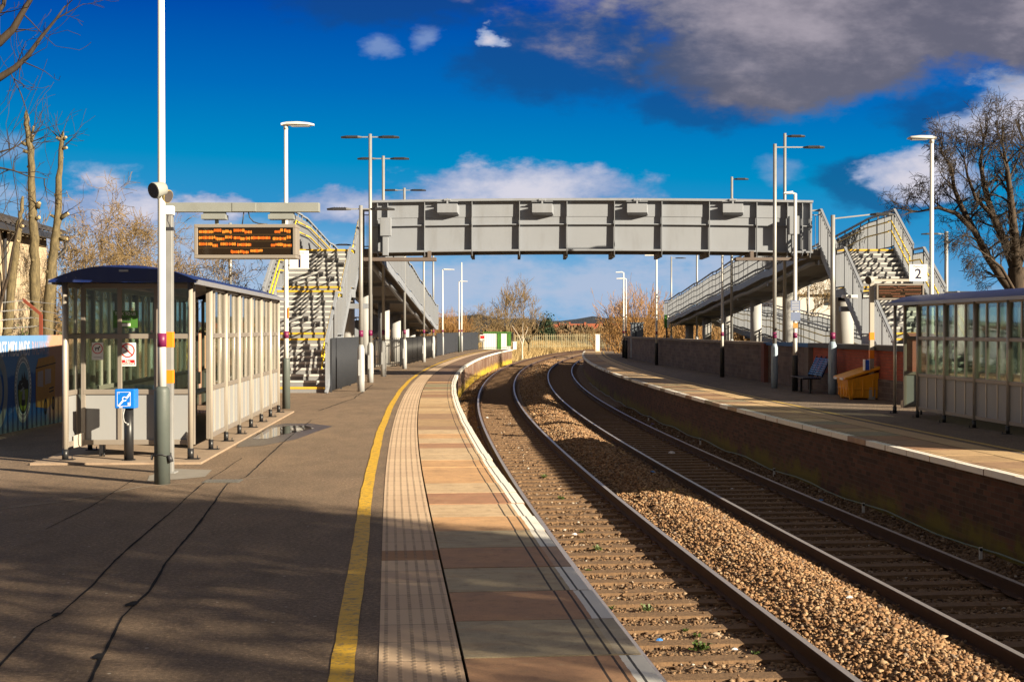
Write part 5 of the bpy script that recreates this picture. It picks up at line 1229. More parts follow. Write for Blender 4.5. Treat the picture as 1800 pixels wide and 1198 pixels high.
# green cabinet
M_gcab = mat('green_cabinet', (.06, .20, .02), .5, 0, .1); cx_ = -1.1; cy = 126
t_ = thing('equipment_cabin', (cx_, cy, 0), 'small white and green cabin beyond the end of the left platform', 'cabin')
xs0, xs1 = W(850, 0, cy).x, W(898, 0, cy).x; zt = W(0, 585, cy).z
mb = MB(); mb.box(xs0, xs1, cy, cy+2, -.5, zt); mb.build('wall', M_sign, t_)
mb = MB(); mb.box(xs0-.05, xs1+.05, cy-.08, cy+2.05, zt, zt+.10); mb.box(W(874, 0, cy).x, W(881, 0, cy).x, cy-.05, cy-.004, -.5, zt); mb.box(xs1-.32, xs1+.02, cy-.05, cy-.004, .2, zt); mb.build('green_trim', M_gcab, t_)
# red notice near it
t_ = thing('notice_board', (W(847, 0, 119).x, 119, 0), 'small red and white notice by the green cabin', 'sign'); q = W(848, 594, 119); mb = MB(); mb.box(q.x-.22, q.x+.22, 118.98, 119.0, q.z-.3, q.z+.3); mb.build('sign_face', M_sign, t_); mb = MB(); mb.box(q.x-.04, q.x+.04, 119.0, 119.06, 0, q.z+.2); mb.build('post', M_galv, t_); mb = MB(); mb.box(q.x-.18, q.x+.18, 118.97, 118.979, q.z-.05, q.z+.22); mb.build('red_panel', M_red, t_)
# cabinet behind the wall
q = W(1121.5, 580, 83); M_cab = mat('slate_cabinet', (.13, .15, .18), .5, 0, .1)
t_ = thing('equipment_cabinet', (q.x, 83, 0), 'slate grey cabinet standing behind the far end of the dark wall', 'cabinet'); mb = MB(); mb.box(q.x-.42, q.x+.30, 82.7, 83.5, 0, W(0, 568, 83).z); mb.build('body', M_cab, t_, bevel=.02)
mb = MB(); mb.box(q.x-.46, q.x+.34, 82.66, 83.54, W(0, 568, 83).z, W(0, 568, 83).z+.05); mb.build('lid', M_cab, t_); mb = MB(); mb.box(q.x-.19, q.x-.13, 82.68, 82.7, W(0, 591, 83).z, W(0, 582, 83).z); mb.build('handle', M_blk, t_)
# green post sign
q = W(1171, 570, 88); t_ = thing('post_sign', (q.x, 88, 0), 'narrow green and white sign on a black post by the far ramp end', 'sign'); mb = MB(); mb.box(q.x-.13, q.x+.05, 87.95, 88, W(0, 576, 88).z, W(0, 553, 88).z); mb.build('green_panel', M_gcab, t_); mb = MB(); mb.box(q.x+.051, q.x+.16, 87.95, 88, W(0, 576, 88).z, W(0, 553, 88).z); mb.build('white_panel', M_sign, t_); mb = MB(); mb.cyl(q.x+.04, 88.05, 0, W(0, 556, 88).z, .06, n=10); mb.build('post', M_blk, t_)

# ---- bench
M_bench = mat('dark_blue_bench_steel', (.012, .02, .055), .35, .3, .1); bc = G(1412, 687.5, Z2)
t_ = thing('platform_bench', (wx(38.9)-.5, 38.9, Z2), 'dark blue slatted metal bench against the wall', 'bench')
x_ = wx(38.9); mb = MB()
Y0, Y1 = 38.05, 39.75
for k in range(9): u0 = -.98+.058*k; mb.box(x_+u0, x_+u0+.042, Y0, Y1, Z2+.43, Z2+.45)
mb.build('seat', M_bench, t_)
mb = MB()
for k in range(8):
    zz = Z2+.50+.062*k; xx = x_-.46+.028*k
    for j in range(3): a = Y0+.03+(Y1-Y0)*j/3; mb.hexa([(xx, a, zz), (xx, a+.50, zz), (xx+.02, a+.50, zz+.04), (xx+.02, a, zz+.04), (xx-.01, a, zz+.003), (xx-.01, a+.5, zz+.003), (xx+.01, a+.5, zz+.043), (xx+.01, a, zz+.043)])
for j in range(4): a = Y0+(Y1-Y0)*j/3; mb.bar((x_-.46, a, Z2+.46), (x_-.21, a, Z2+1.02), .04, .03, up=(0, 1, 0))
mb.build('backrest', M_bench, t_)
for a in (Y0+.25, Y1-.25):
    mb = MB(); mb.bar((x_-.72, a, Z2), (x_-.72, a, Z2+.43), .05, .05); mb.bar((x_-.95, a, Z2+.41), (x_-.44, a, Z2+.41), .04, .03); mb.box(x_-.8, x_-.64, a-.06, a+.06, Z2, Z2+.012); mb.build('leg', M_blk, t_)
# ---- grit bin
M_grit = mat('orange_yellow_plastic', (.85, .36, .012), .42, 0, .14, 3, .1, dirt=(.25, .12, .02), dirtamt=.5)
gx0, gx1, gy0, gy1 = 8.55, 9.38, 34.85, 36.05; t_ = thing('grit_bin', ((gx0+gx1)/2, 35.4, Z2), 'big orange plastic grit bin with sloping lid against the red wall', 'grit bin')
mb = MB(); mb.hexa([(gx0+.08, gy0+.07, Z2+.04), (gx1-.02, gy0+.07, Z2+.04), (gx1-.02, gy1-.07, Z2+.04), (gx0+.08, gy1-.07, Z2+.04), (gx0+.02, gy0+.02, Z2+.52), (gx1, gy0+.02, Z2+.70), (gx1, gy1-.02, Z2+.70), (gx0+.02, gy1-.02, Z2+.52)])
for k in range(4): a = gy0+.12+k*.30; mb.box(gx0+.03, gx0+.06, a, a+.05, Z2+.08, Z2+.48)
for k in range(3): a = gx0+.14+k*.26; mb.box(a, a+.05, gy0+.025, gy0+.06, Z2+.08, Z2+.52)
mb.box(gx0+.04, gx1, gy0+.03, gy1-.03, Z2+.26, Z2+.29)
for (a, b_) in ((gx0+.1, gy0+.1), (gx0+.1, gy1-.2), (gx1-.15, gy0+.1), (gx1-.15, gy1-.2)): mb.box(a, a+.08, b_, b_+.1, Z2, Z2+.06)
mb.build('body', M_grit, t_, bevel=.015)
mb = MB(); mb.hexa([(gx0-.06, gy0-.03, Z2+.50), (gx1+.02, gy0-.03, Z2+.78), (gx1+.02, gy1+.03, Z2+.78), (gx0-.06, gy1+.03, Z2+.50), (gx0-.06, gy0-.03, Z2+.57), (gx1+.02, gy0-.03, Z2+.86), (gx1+.02, gy1+.03, Z2+.86), (gx0-.06, gy1+.03, Z2+.57)])
ld = mb.build('lid', M_grit, t_, bevel=.02); mb = MB(); mb.box(gx0-.085, gx0-.062, gy0+.12, gy0+.42, Z2+.50, Z2+.55); mb.box(gx0-.085, gx0-.062, gy1-.42, gy1-.12, Z2+.50, Z2+.55); mb.build('handle', M_sign, ld)

# ---- cable along the foot of platform 2 with white pegs
mb = MB(); r = random.Random(8); pts = [P(s, E2-.12+r.uniform(-.01, .01), -1.06+.03*math.sin(s*1.4)) for s in frange(6, 70, 1.0)]; mb.tube(pts, .011, 6)
o = mb.build('trackside_cable', mat('grey_green_cable', (.12, .17, .13), .5)); tag(o, 'thin grey cable slung along the foot of the dark platform wall', 'cable')
for i, s in enumerate((11.5, 15.5, 20, 25.5, 33, 42)):
    q = P(s, E2-.14, -1.2); t_ = thing('cable_peg', q, 'small white peg holding the cable %s' % ('nearest the camera', 'second from the camera', 'third from the camera', 'fourth from the camera', 'fifth from the camera', 'farthest along the wall')[i], 'peg', 'pegs under the platform wall')
    mb = MB(); mb.box(q.x-.02, q.x+.02, q.y-.012, q.y+.012, q.z, q.z+.17); mb.build('peg', M_white, t_); mb = MB(); mb.tube([(q.x, q.y-.02, q.z+.14), (q.x, q.y+.02, q.z+.14)], .022, 8); mb.build('clip', M_blk, t_)
# ---- litter on the track (each its own shape)
M_pap = mat('white_litter', (.72, .70, .70), .6, 0, .1); M_pbl = mat('blue_litter', (.05, .22, .60), .4, 0, .1); M_grnl = mat('green_litter', (.02, .20, .14), .4)
def litter(px, py, zz, sz, m_, label, seed):
    q = G(px, py, zz); r = random.Random(seed); mb = MB(); N = 7; M_ = 4; b0 = 0
    for j in range(M_+1):
        for i in range(N): a = 6.283*i/N; k = sz*math.cos(j/M_*1.45)*r.uniform(.7, 1.15); mb.v.append((q.x+k*math.cos(a)*1.3, q.y+k*math.sin(a)*.8, q.z-.02+sz*.7*math.sin(j/M_*1.5)*r.uniform(.8, 1.1)))
    for j in range(M_):
        for i in range(N): mb.face([j*N+i, j*N+(i+1) % N, (j+1)*N+(i+1) % N, (j+1)*N+i])
    mb.face([M_*N+i for i in range(N)]); o = mb.build('litter', m_); tag(o, label, 'litter', 'litter on the tracks')
litter(1181, 795, -1.2, .075, M_pap, 'crumpled white bag lying between the rails of the shaded track', 1)
litter(1147, 828, -1.1, .045, M_pbl, 'pale blue cup lying on the ballast left of the shaded track', 2)
litter(1444, 877, -1.05, .03, M_pbl, 'blue scrap beside the farthest rail', 3)
litter(1287, 857, -1.2, .022, M_pap, 'small white scrap right of the tan one between the shaded rails', 4)
litter(1256, 857, -1.2, .022, M_dgrey, 'tan scrap between the shaded rails', 5)
litter(1147, 744, -1.15, .045, mat('lilac_litter', (.30, .22, .42), .5), 'lilac wrapper lying by the farthest rail', 6)
litter(1010, 937, -1.1, .035, M_pap, 'long white scrap between the sunlit rails', 7)
litter(1160, 1122, -1.1, .03, M_pbl, 'small blue scrap in the foreground ballast', 8)
litter(1292, 1138, -1.1, .025, M_pap, 'white scrap on a foreground sleeper', 9)
litter(856, 733, -1.1, .05, M_pap, 'white scrap at the far bend of the sunlit track', 10)
litter(842, 750, -1.1, .045, M_pbl, 'pale blue wrapper beside the far bend of the platform wall', 11)
litter(1494, 1047, -1.0, .03, M_pap, 'white stone sized scrap on the ballast heap', 12)
# ---- weeds between the sleepers
m, t, b = new_mat('weed_leaf'); t.put(b.inputs['Base Color'], t.mix(t.noise(posvec(t), 30, 3), (.035, .065, .008), (.085, .13, .018))); b.inputs['Roughness'].default_value = .6; M_weed = m
def weed(px, py, sz, label, seed):
    q = G(px, py, -1.15); r = random.Random(seed); mb = MB()
    for i in range(46):
        a = r.uniform(0, 6.283); L = sz*r.uniform(.4, 1); h = r.uniform(.25, .9)*L; p0 = Vector((q.x+r.uniform(-.5, .5)*sz, q.y+r.uniform(-.4, .4)*sz, q.z)); d = Vector((math.cos(a), math.sin(a), 0)); n_ = Vector((-d.y, d.x, 0))*L*.16
        mid = p0+d*L*.4+Vector((0, 0, h)); tip = p0+d*L*.8+Vector((0, 0, h*.8)); mb.poly([p0, mid-n_, tip, mid+n_])
    o = mb.build('weed', M_weed); tag(o, label, 'weed', 'weeds between the sleepers')
for i, (a, b_, s_, l_) in enumerate(((957, 839, .12, 'farthest green weed between the sunlit rails'), (987, 878, .12, 'second farthest green weed between the sunlit rails'), (1050, 967, .12, 'weed at the middle of the sunlit track'), (1022, 937, .08, 'little weed beside the long white scrap'),
        (1034, 1004, .08, 'weed just past the white coping edge'), (1137, 1074, .13, 'pale green weed in front of the shaded sleepers'), (1232, 1143, .16, 'broad dark weed in the foreground'), (1226, 1120, .08, 'small weed behind the broad foreground one'), (1330, 1152, .08, 'weed near the right rail in the foreground'), (1073, 1072, .09, 'weed hard against the platform face'), (1205, 1110, .07, 'tiny weed left of the foreground sleeper end'))): weed(a, b_, s_*.68, l_, 20+i)
# ---- bent fence posts and wire above the mural
M_rust = mat('rusty_red_steel', (.22, .05, .025), .8, .2, .3, 9)
t_ = thing('barbed_wire_fence', (MX-.3, 26, 0), 'rust red bent post with barbed wire behind the mural wall', 'fence')
D = 25.5
for (a, b_, c_) in (((72, 600), (72, 552), (40, 526)),):
    mb = MB(); mb.bar(W(*a, D)-Vector((0, 0, 1.6)), W(*b_, D), .055, .055); mb.bar(W(*b_, D), W(*c_, D), .05, .05); mb.build('post', M_rust, t_)
mb = MB()
for k in range(4):
    y0_ = 528+k*15; pts = [W(-20, y0_+6, D-1)+Vector((0, 0, 0)), W(42+8*k, y0_, D), W(130, y0_+10+2*k, D+4)]; mb.tube(pts, .006, 5)
    for i in range(14): q = pts[0].lerp(pts[1], i/14); mb.bar(q-Vector((.03, 0, .025)), q+Vector((.03, 0, .025)), .005, .005)
mb.build('wire', M_galv, t_)
# ---- distant buildings right and red roofs
M_wb = mat('white_render', (.60, .56, .50), .8, 0, .08, .5); M_rt = mat('red_roof_tiles', (.30, .085, .04), .8, 0, .25, 1); M_win = mat('dark_window_glass', (.04, .05, .06), .1, 0, .1)
def house(cx_, cy, w_, d_, h_, rh, label, wallm, roofm, z0=0, group='distant houses', nw=3, fl=2):
    t_ = thing('house', (cx_, cy, z0), label, 'house', group); x0, x1, y0, y1 = cx_-w_/2, cx_+w_/2, cy-d_/2, cy+d_/2
    mb = MB(); mb.box(x0, x1, y0, y1, z0, z0+h_); mb.extrude([(x0, y0+.02, z0+h_), (x0, y1-.02, z0+h_), (x0, cy, z0+h_+rh*.97)], (w_, 0, 0)); mb.build('wall', wallm, t_)
    mb = MB(); o_ = .35
    for s in (-1, 1):
        e = Vector((0, s*(d_/2+o_), z0+h_-o_*rh/(d_/2))); r_ = Vector((0, 0, z0+h_+rh))
        mb.hexa([(x0-o_, cy+e.y, e.z), (x1+o_, cy+e.y, e.z), (x1+o_, cy, r_.z), (x0-o_, cy, r_.z), (x0-o_, cy+e.y, e.z+.12), (x1+o_, cy+e.y, e.z+.12), (x1+o_, cy, r_.z+.12), (x0-o_, cy, r_.z+.12)])
    rf = mb.build('roof', roofm, t_); mb = MB(); mb.box(x0+w_*.2, x0+w_*.2+.9, cy-.4, cy+.4, z0+h_+rh*.5, z0+h_+rh+.9); mb.build('chimney', roofm, rf)
    for f in range(fl):
        for i in range(nw): wx_ = x0+w_*(i+.5)/nw; zz = z0+.9+f*2.7; mb = MB(); mb.box(wx_-.5, wx_+.5, y0-.03, y0+.02, zz, zz+1.2); mb.build('window', M_win, t_)
house(W(1440, 0, 110).x, 110, 9, 8, 4.6, 1.6, 'white house seen under the right landing', M_wb, M_wb)
M_tealr = mat('grey_green_cladding', (.20, .27, .24), .6, 0, .1); 
t_ = thing('retail_building', (26, 66, 0), 'long low building with pale top and red base glimpsed through the right shelter', 'building')
mb = MB(); mb.box(20, 46, 62, 74, 1.9, 3.0); mb.build('upper_wall', M_wb, t_); mb = MB(); mb.box(20.02, 46, 62.02, 74, 0, 1.898); mb.build('lower_wall', M_rt, t_)
mb = MB(); mb.box(19.6, 46.4, 61.6, 74.4, 3.0, 3.18); mb.box(20, 46, 61.96, 61.99, 2.4, 2.8); mb.build('roof', M_tealr, t_)
for i in range(5): mb = MB(); mb.box(21.5+i*4.6, 24.3+i*4.6, 61.95, 62.0, .5, 1.7); mb.build('window', M_win, t_)
q = W(1655, 0, 80); t_ = thing('flat_roofed_hut', (q.x, 80, 0), 'dark blue roof edge showing above the right shelter', 'building'); mb = MB(); mb.box(W(1612, 0, 80).x, W(1760, 0, 80).x, 80, 88, 0, W(0, 521, 80).z); mb.build('wall', M_wall2, t_); mb = MB(); mb.box(W(1612, 0, 80).x-.3, W(1745, 0, 80).x, 79.6, 88.4, W(0, 521, 80).z, W(0, 512, 80).z); mb.build('roof', M_dkroof, t_)
for i, (px, D, w_, l_) in enumerate(((1018, 620, 16, 'red roofed house left in the distant row'), (1047, 640, 18, 'red roofed house in the middle distance beside the white post'), (1078, 600, 20, 'wide red roofed house behind the black gate'), (996, 700, 14, 'small red roofed house farthest left'))):
    house(W(px, 0, D).x, D, w_, 9, 4.2-.5, 3.0, l_, M_rt if i % 2 else M_wb, M_rt, z0=-2.6)
# ---- parked cars beyond the wall
def car(x_, y_, rz, colr, label):
    t_ = thing('parked_car', (x_, y_, -.05), label, 'car', 'cars parked beyond the right wall'); t_.rotation_euler.z = rz; mp = mat('car_paint', colr, .25, .2, .03, coat=.6)
    sec = [(-2.1, .35, .62), (-1.95, .3, .82), (-1.2, .28, .95), (1.25, .28, .92), (1.95, .3, .72), (2.12, .36, .55)]
    mb = MB(); b0 = 0
    for yy, zl, zh in sec:
        hw = .86 if abs(yy) < 2 else .74
        for (a, b_) in ((-hw, zl), (-hw-.02, (zl+zh)/2), (-hw+.08, zh), (hw-.08, zh), (hw+.02, (zl+zh)/2), (hw, zl)): mb.v.append((a, yy, b_))
    for i in range(len(sec)-1):
        for k in range(6): mb.face([i*6+k, i*6+(k+1) % 6, (i+1)*6+(k+1) % 6, (i+1)*6+k], 0, True)
    mb.face([0, 1, 2, 3, 4, 5]); mb.face([30+k for k in range(6)]); mb.build('body', mp, t_, local=True)
    mb = MB(); mb.hexa([(-.76, -1.7, .9), (.76, -1.7, .9), (.76, 1.0, .9), (-.76, 1.0, .9), (-.6, -1.25, 1.42), (.6, -1.25, 1.42), (.6, .35, 1.42), (-.6, .35, 1.42)]); mb.build('windows', M_win, t_, local=True)
    mb = MB(); mb.box(-.6, .6, -1.22, .33, 1.421, 1.46); mb.build('roof', mp, t_, local=True)
    for (a, b_) in ((-.86, -1.3), (.86, -1.3), (-.86, 1.3), (.86, 1.3)): mb = MB(); mb.tube([(a-.1, b_, .32), (a+.1, b_, .32)], .32, 16); wh = mb.build('wheel', M_blk, t_, local=True)
car(15.2, 41, 1.4, (.5, .5, .5), 'silver car seen through the right shelter'); car(14.6, 33.5, 1.5, (.03, .05, .12), 'dark blue car seen through the right shelter'); car(18.8, 52, 1.6, (.4, .02, .02), 'red car farthest off behind the right stairs')
# ================================================================== TREES
M_pol = None
def bark(name, c1, c2, sc=8):
    m, t, b = new_mat(name); v = posvec(t); n = t.noise(t.mapping(v, (sc, sc, sc*.3)), 1.5, 7, .7)
    t.put(b.inputs['Base Color'], t.mix(t.ramp(n, [(.3, 0), (.7, 1)]), c1, c2)); b.inputs['Roughness'].default_value = .9; t.put(b.inputs['Normal'], t.bump(n, .6, .02)); return m
M_bark = bark('grey_brown_bark', (.10, .075, .05), (.24, .18, .11)); M_bark2 = bark('olive_tan_bark', (.11, .08, .038), (.24, .18, .085)); M_barkd = bark('dark_brown_bark', (.028, .019, .014), (.08, .053, .032))
M_twig = bark('tan_twigs', (.15, .10, .045), (.27, .185, .085)); M_twigo = bark('orange_willow_twigs', (.26, .13, .04), (.42, .24, .085)); M_twigd = bark('dark_twigs', (.02, .014, .010), (.055, .037, .023)); M_birch = bark('pale_birch_bark', (.42, .36, .28), (.65, .58, .48))
M_pol = bark('mottled_olive_bark', (.045, .035, .018), (.19, .145, .07), 14)
M_cut = mat('fresh_cut_wood', (.42, .29, .15), .8)
def grow(tr, tw, p, d, L, r, lv, maxlv, R_, spread=.55, up=.12, nseg=4, kids=(3, 5), shrink=.68, thick=.06, droop=0, minr=.004):
    pts = [p]; rad = [r]; q = p; dd = d.normalized()
    for i in range(nseg):
        dd = (dd+Vector((R_.gauss(0, .13), R_.gauss(0, .13), R_.gauss(0, .10)+up*.35-droop*lv*.05))).normalized(); q = q+dd*L/nseg; pts.append(q); rad.append(max(minr, r*(1-.62*(i+1)/nseg)))
    tgt = tr if lv <= 1 else tw
    tgt.tube(pts, rad, 8 if r > .08 else (5 if r > .025 else 3), 0, cap=False)
    if lv >= maxlv: return
    n = R_.randint(*kids)
    for k in range(n):
        f = R_.uniform(.28, 1.0) if k else 1.0; i = min(nseg-1, int(f*nseg)); u = f*nseg-i; b0 = pts[i].lerp(pts[i+1], u) if i < nseg else pts[-1]
        rr = rad[i]+(rad[min(i+1, nseg)]-rad[i])*u; base = (pts[i+1]-pts[i]).normalized(); a = R_.uniform(0, 6.283); ax = base.cross(Vector((math.cos(a), math.sin(a), .3))).normalized()
        nd = (base+ax*R_.uniform(.5, 1.25)*spread*1.6+Vector((0, 0, up))).normalized()
        grow(tr, tw, b0, nd, L*shrink*R_.uniform(.75, 1.2), max(minr, rr*R_.uniform(.55, .8)), lv+1, maxlv, R_, spread, up, nseg, kids, shrink, thick, droop, minr)
def bare_tree(loc, h, r, seed, label, tm, wm, maxlv=5, limbs=4, group='bare winter trees', spread=.55, lean=(0, 0), kids=(3, 4), fork=.28, up=.12, droop=0, minr=.004, shrink=.68, cat='tree', sx=1):
    R_ = random.Random(seed); loc = Vector(loc); t_ = thing('bare_tree', loc, label, cat, group); tr = MB(); tw = MB()
    top = loc+Vector((lean[0], lean[1], h*fork)); tr.tube([loc-Vector((0, 0, .2)), loc+Vector((lean[0]*.3, lean[1]*.3, h*fork*.5)), top], [r*1.25, r, r*.85], 10, 0, cap=False)
    for k in range(limbs):
        a = 6.283*(k+R_.uniform(-.3, .3))/limbs; d = Vector((math.cos(a)*spread*sx, math.sin(a)*spread, 1.0)); grow(tr, tw, top-Vector((0, 0, R_.uniform(0, .12)*h*fork)), d, h*.36*R_.uniform(.85, 1.15), r*.62, 1, maxlv, R_, spread, up, 4, kids, shrink, minr=minr, droop=droop)
    tr.build('trunk', tm, t_); tw.build('crown', wm, t_); return t_
# pollarded trunks behind the mural
def pollard(pts, r0, r1, stubs, label, seed):
    R_ = random.Random(seed); P_ = [W(a, b_, D) for a, b_, D in pts]; t_ = thing('pollarded_tree', (P_[0].x, P_[0].y, 0), label, 'tree', 'pollarded trunks behind the mural wall'); mb = MB()
    path = [Vector((P_[0].x, P_[0].y, -.1))]+P_; rr = [r0*1.15]+[r0+(r1-r0)*i/(len(P_)-1) for i in range(len(P_))]
    P2 = []; r2 = []
    for i in range(len(path)-1):
        for k in range(4): f = k/4; q = path[i].lerp(path[i+1], f); P2.append(q+Vector((R_.uniform(-.02, .02), 0, 0))); r2.append((rr[i]*(1-f)+rr[i+1]*f)*R_.uniform(.92, 1.1))
    P2.append(path[-1]); r2.append(.02); mb.tube(P2, r2, 10)
    for q_, rr_ in zip(P2[3:], r2[3:]):
        if R_.random() < .4: a_ = R_.uniform(2.6, 6.8); e_ = Vector((math.cos(a_), math.sin(a_), .3)); mb.tube([q_+e_*rr_*.5, q_+e_*rr_*1.15, q_+e_*rr_*1.3], [rr_*.5, rr_*.38, rr_*.12], 7)
    mb.build('trunk', M_pol, t_)
    cut = MB()
    for (a, b_, dx, dz, rs) in stubs:
        q = W(a, b_, P_[0].y); e = q+Vector((dx, -.05, dz)); s_ = MB(); s_.tube([q, e], [rs*1.3, rs], 8); s_.build('cut_branch', M_pol, t_); cut.tube([e, e+(e-q).normalized()*.01], [rs*.95, rs*.9], 8)
    if cut.v: cut.build('cut_face', M_cut, t_)
    tw = MB()
    for (a, b_) in [(s_[0], s_[1]) for s_ in stubs][:5]:
        for k in range(3): q = W(a, b_, P_[0].y); grow(tw, tw, q, Vector((R_.uniform(-1, 1), R_.uniform(-.3, .3), R_.uniform(.1, 1))), R_.uniform(.35, .8), .012, 3, 4, R_, .7, .1, 4, (1, 3), .6, minr=.004)
    tw.build('twigs', M_twigd, t_)
pollard([(60, 590, 30), (62, 480, 30), (60, 400, 30), (57, 330, 30), (54, 260, 30), (48, 225, 30), (47, 196, 30)], .12, .045, [(53, 268, -.12, .02, .035), (56, 250, .06, .14, .03), (48, 255, -.1, .05, .035), (58, 235, .04, .14, .022), (66, 365, .06, .10, .05), (63, 385, .1, .03, .04)], 'tallest pollarded trunk behind the mural wall', 1)
pollard([(83, 590, 31), (88, 500, 31), (98, 420, 31), (102, 388, 31), (103, 330, 31), (108, 262, 31), (112, 232, 31)], .13, .035, [(110, 262, .12, .02, .03), (112, 246, .08, .05, .03), (108, 246, -.08, .04, .035), (106, 385, .20, .12, .04), (100, 383, -.12, .06, .03), (104, 420, .2, .0, .035)], 'right hand pollarded trunk nearest the shelter roof', 2)
pollard([(12, 590, 29), (20, 500, 29), (30, 430, 29), (33, 398, 29), (38, 370, 29), (41, 345, 29)], .10, .03, [(34, 400, .10, .03, .03), (30, 425, .05, .02, .03)], 'shortest pollarded trunk at the left edge', 3)
bare_tree((W(-10, 0, 24).x, 24, 0), 6.2, .06, 31, 'thin twiggy sapling behind the mural at the left edge', M_barkd, M_twigd, 4, 3, kids=(2, 3), spread=.5)
# overhanging tree, trunk out of frame on the left
R_ = random.Random(12); t_ = thing('bare_tree', (-10.8, 19, 0), 'tree whose bare branches reach into the top left corner', 'tree', 'bare winter trees'); tr = MB(); tw = MB(); D = 19
tr.tube([(-10.8, 19, 0), (-10.7, 19, 2.5), (-10.2, 19, 4.2)], [.22, .19, .15], 10)
def limb(pts, r0, r1, seed, n=7, L=.55):
    q = [Vector((-10.2, 19, 4.2))]+[W(a, b_, D) for a, b_ in pts]; tw.tube(q, [r0+(r1-r0)*i/(len(q)-1) for i in range(len(q))], 6); R2 = random.Random(seed)
    for k in range(n):
        i = R2.randint(1, len(q)-2); b0 = q[i].lerp(q[i+1], R2.random()); grow(tw, tw, b0, Vector((R2.uniform(-.6, 1), R2.uniform(-.3, .3), R2.uniform(-.5, 1))), L*R2.uniform(.5, 1.2), .011, 3, 5, R2, .6, .1, 4, (1, 3), .6, minr=.0035)
limb([(0, 138), (28, 120), (50, 100), (75, 65), (100, 35), (116, 12)], .06, .008, 1, 9)
limb([(0, 76), (25, 52), (42, 22), (62, -10), (75, -40)], .07, .02, 2, 8)
limb([(-10, 36), (8, 10), (14, -14)], .05, .02, 3, 5)
limb([(20, 128), (38, 165), (48, 195), (55, 240)], .012, .004, 4, 1, .3)
limb([(0, 268), (20, 262), (36, 255)], .02, .004, 5, 4, .35)
limb([(0, 295), (25, 300), (50, 310), (85, 315)], .02, .004, 6, 5, .35)
tr.build('trunk', M_barkd, t_); tw.build('branches', M_twigd, t_)
# broad bare trees behind the near shelter
bare_tree((W(215, 0, 46).x, 46, 0), 5.9, .16, 41, 'broad tan bare tree behind the near shelter roof', M_bark2, M_twig, 7, 5, spread=.85, kids=(2, 4), fork=.25, up=.04, minr=.007, shrink=.70)
bare_tree((W(330, 0, 50).x, 50, 0), 5.6, .15, 42, 'bare tree seen between the white pole and the departure board', M_bark2, M_twig, 7, 5, spread=.95, kids=(2, 4), fork=.22, up=.02, minr=.007, shrink=.70)
bare_tree((W(120, 0, 52).x, 52, 0), 6.0, .15, 43, 'bare tree right of the cream shed', M_bark2, M_twig, 7, 4, spread=.7, kids=(2, 4), fork=.25, minr=.009)
# scrub and ivy behind mural / shelter
def leaf_mass(name, loc, rx, ry, rz_, n, sz, c1, c2, label, cat, seed, group=None, kind=None, lumps=9, aspect=.6):
    rg = np.random.default_rng(seed); c = []
    L = rg.normal(0, .5, (lumps, 3)); L[:, 2] = np.abs(L[:, 2]); L /= np.maximum(1, np.linalg.norm(L, axis=1))[:, None]
    k = rg.integers(0, lumps, n); q = L[k]*.7+rg.normal(0, .22, (n, 3)); q[:, 2] = np.abs(q[:, 2]); c = q*np.array([rx, ry, rz_])+np.array(loc)
    a = rg.normal(0, 1, (n, 3)); a /= np.linalg.norm(a, axis=1)[:, None]; b_ = np.cross(a, rg.normal(0, 1, (n, 3))); b_ /= np.linalg.norm(b_, axis=1)[:, None]; s_ = (sz*rg.uniform(.5, 1.3, n))[:, None]
    V_ = np.stack([c-a*s_, c-b_*s_*aspect, c+a*s_, c+b_*s_*aspect], 1)-np.array(loc)
    me = bpy.data.meshes.new(name); me.from_pydata(V_.reshape(-1, 3).tolist(), [], (np.arange(n*4).reshape(-1, 4)).tolist())
    m, t, b = new_mat(name+'_foliage'); ge = t.node('ShaderNodeNewGeometry'); t.put(b.inputs['Base Color'], t.mix(ge.outputs['Random Per Island'], c1, c2)); b.inputs['Roughness'].default_value = .8; me.materials.append(m)
    if kind: o = bpy.data.objects.new(name, me); col.objects.link(o); o.location = loc; return tag(o, label, cat, group, kind)
    t_ = thing(name, loc, label, cat, group); o = bpy.data.objects.new('foliage', me); col.objects.link(o); o.parent = t_
    mb = MB(); R_ = random.Random(seed)
    for i in range(7): mb.tube([(0, 0, 0), (R_.uniform(-.5, .5)*rx*.6, R_.uniform(-.4, .4)*ry, rz_*.4), (R_.uniform(-1, 1)*rx*.8, R_.uniform(-.6, .6)*ry, rz_*.8)], [.04, .03, .01], 5)
    mb.build('stem', M_barkd, t_, local=True); return t_
leaf_mass('shrub', (-11.5, 33, 0), 2.2, 1.2, 1.9, 3000, .05, (.02, .04, .01), (.10, .11, .03), 'dark tangled shrub behind the mural wall', 'shrub', 3)
leaf_mass('shrub', (-10.9, 40, 0), 3.2, 1.4, 2.0, 4000, .06, (.03, .045, .012), (.15, .12, .04), 'olive shrub seen through the glass of the near shelter', 'shrub', 4)
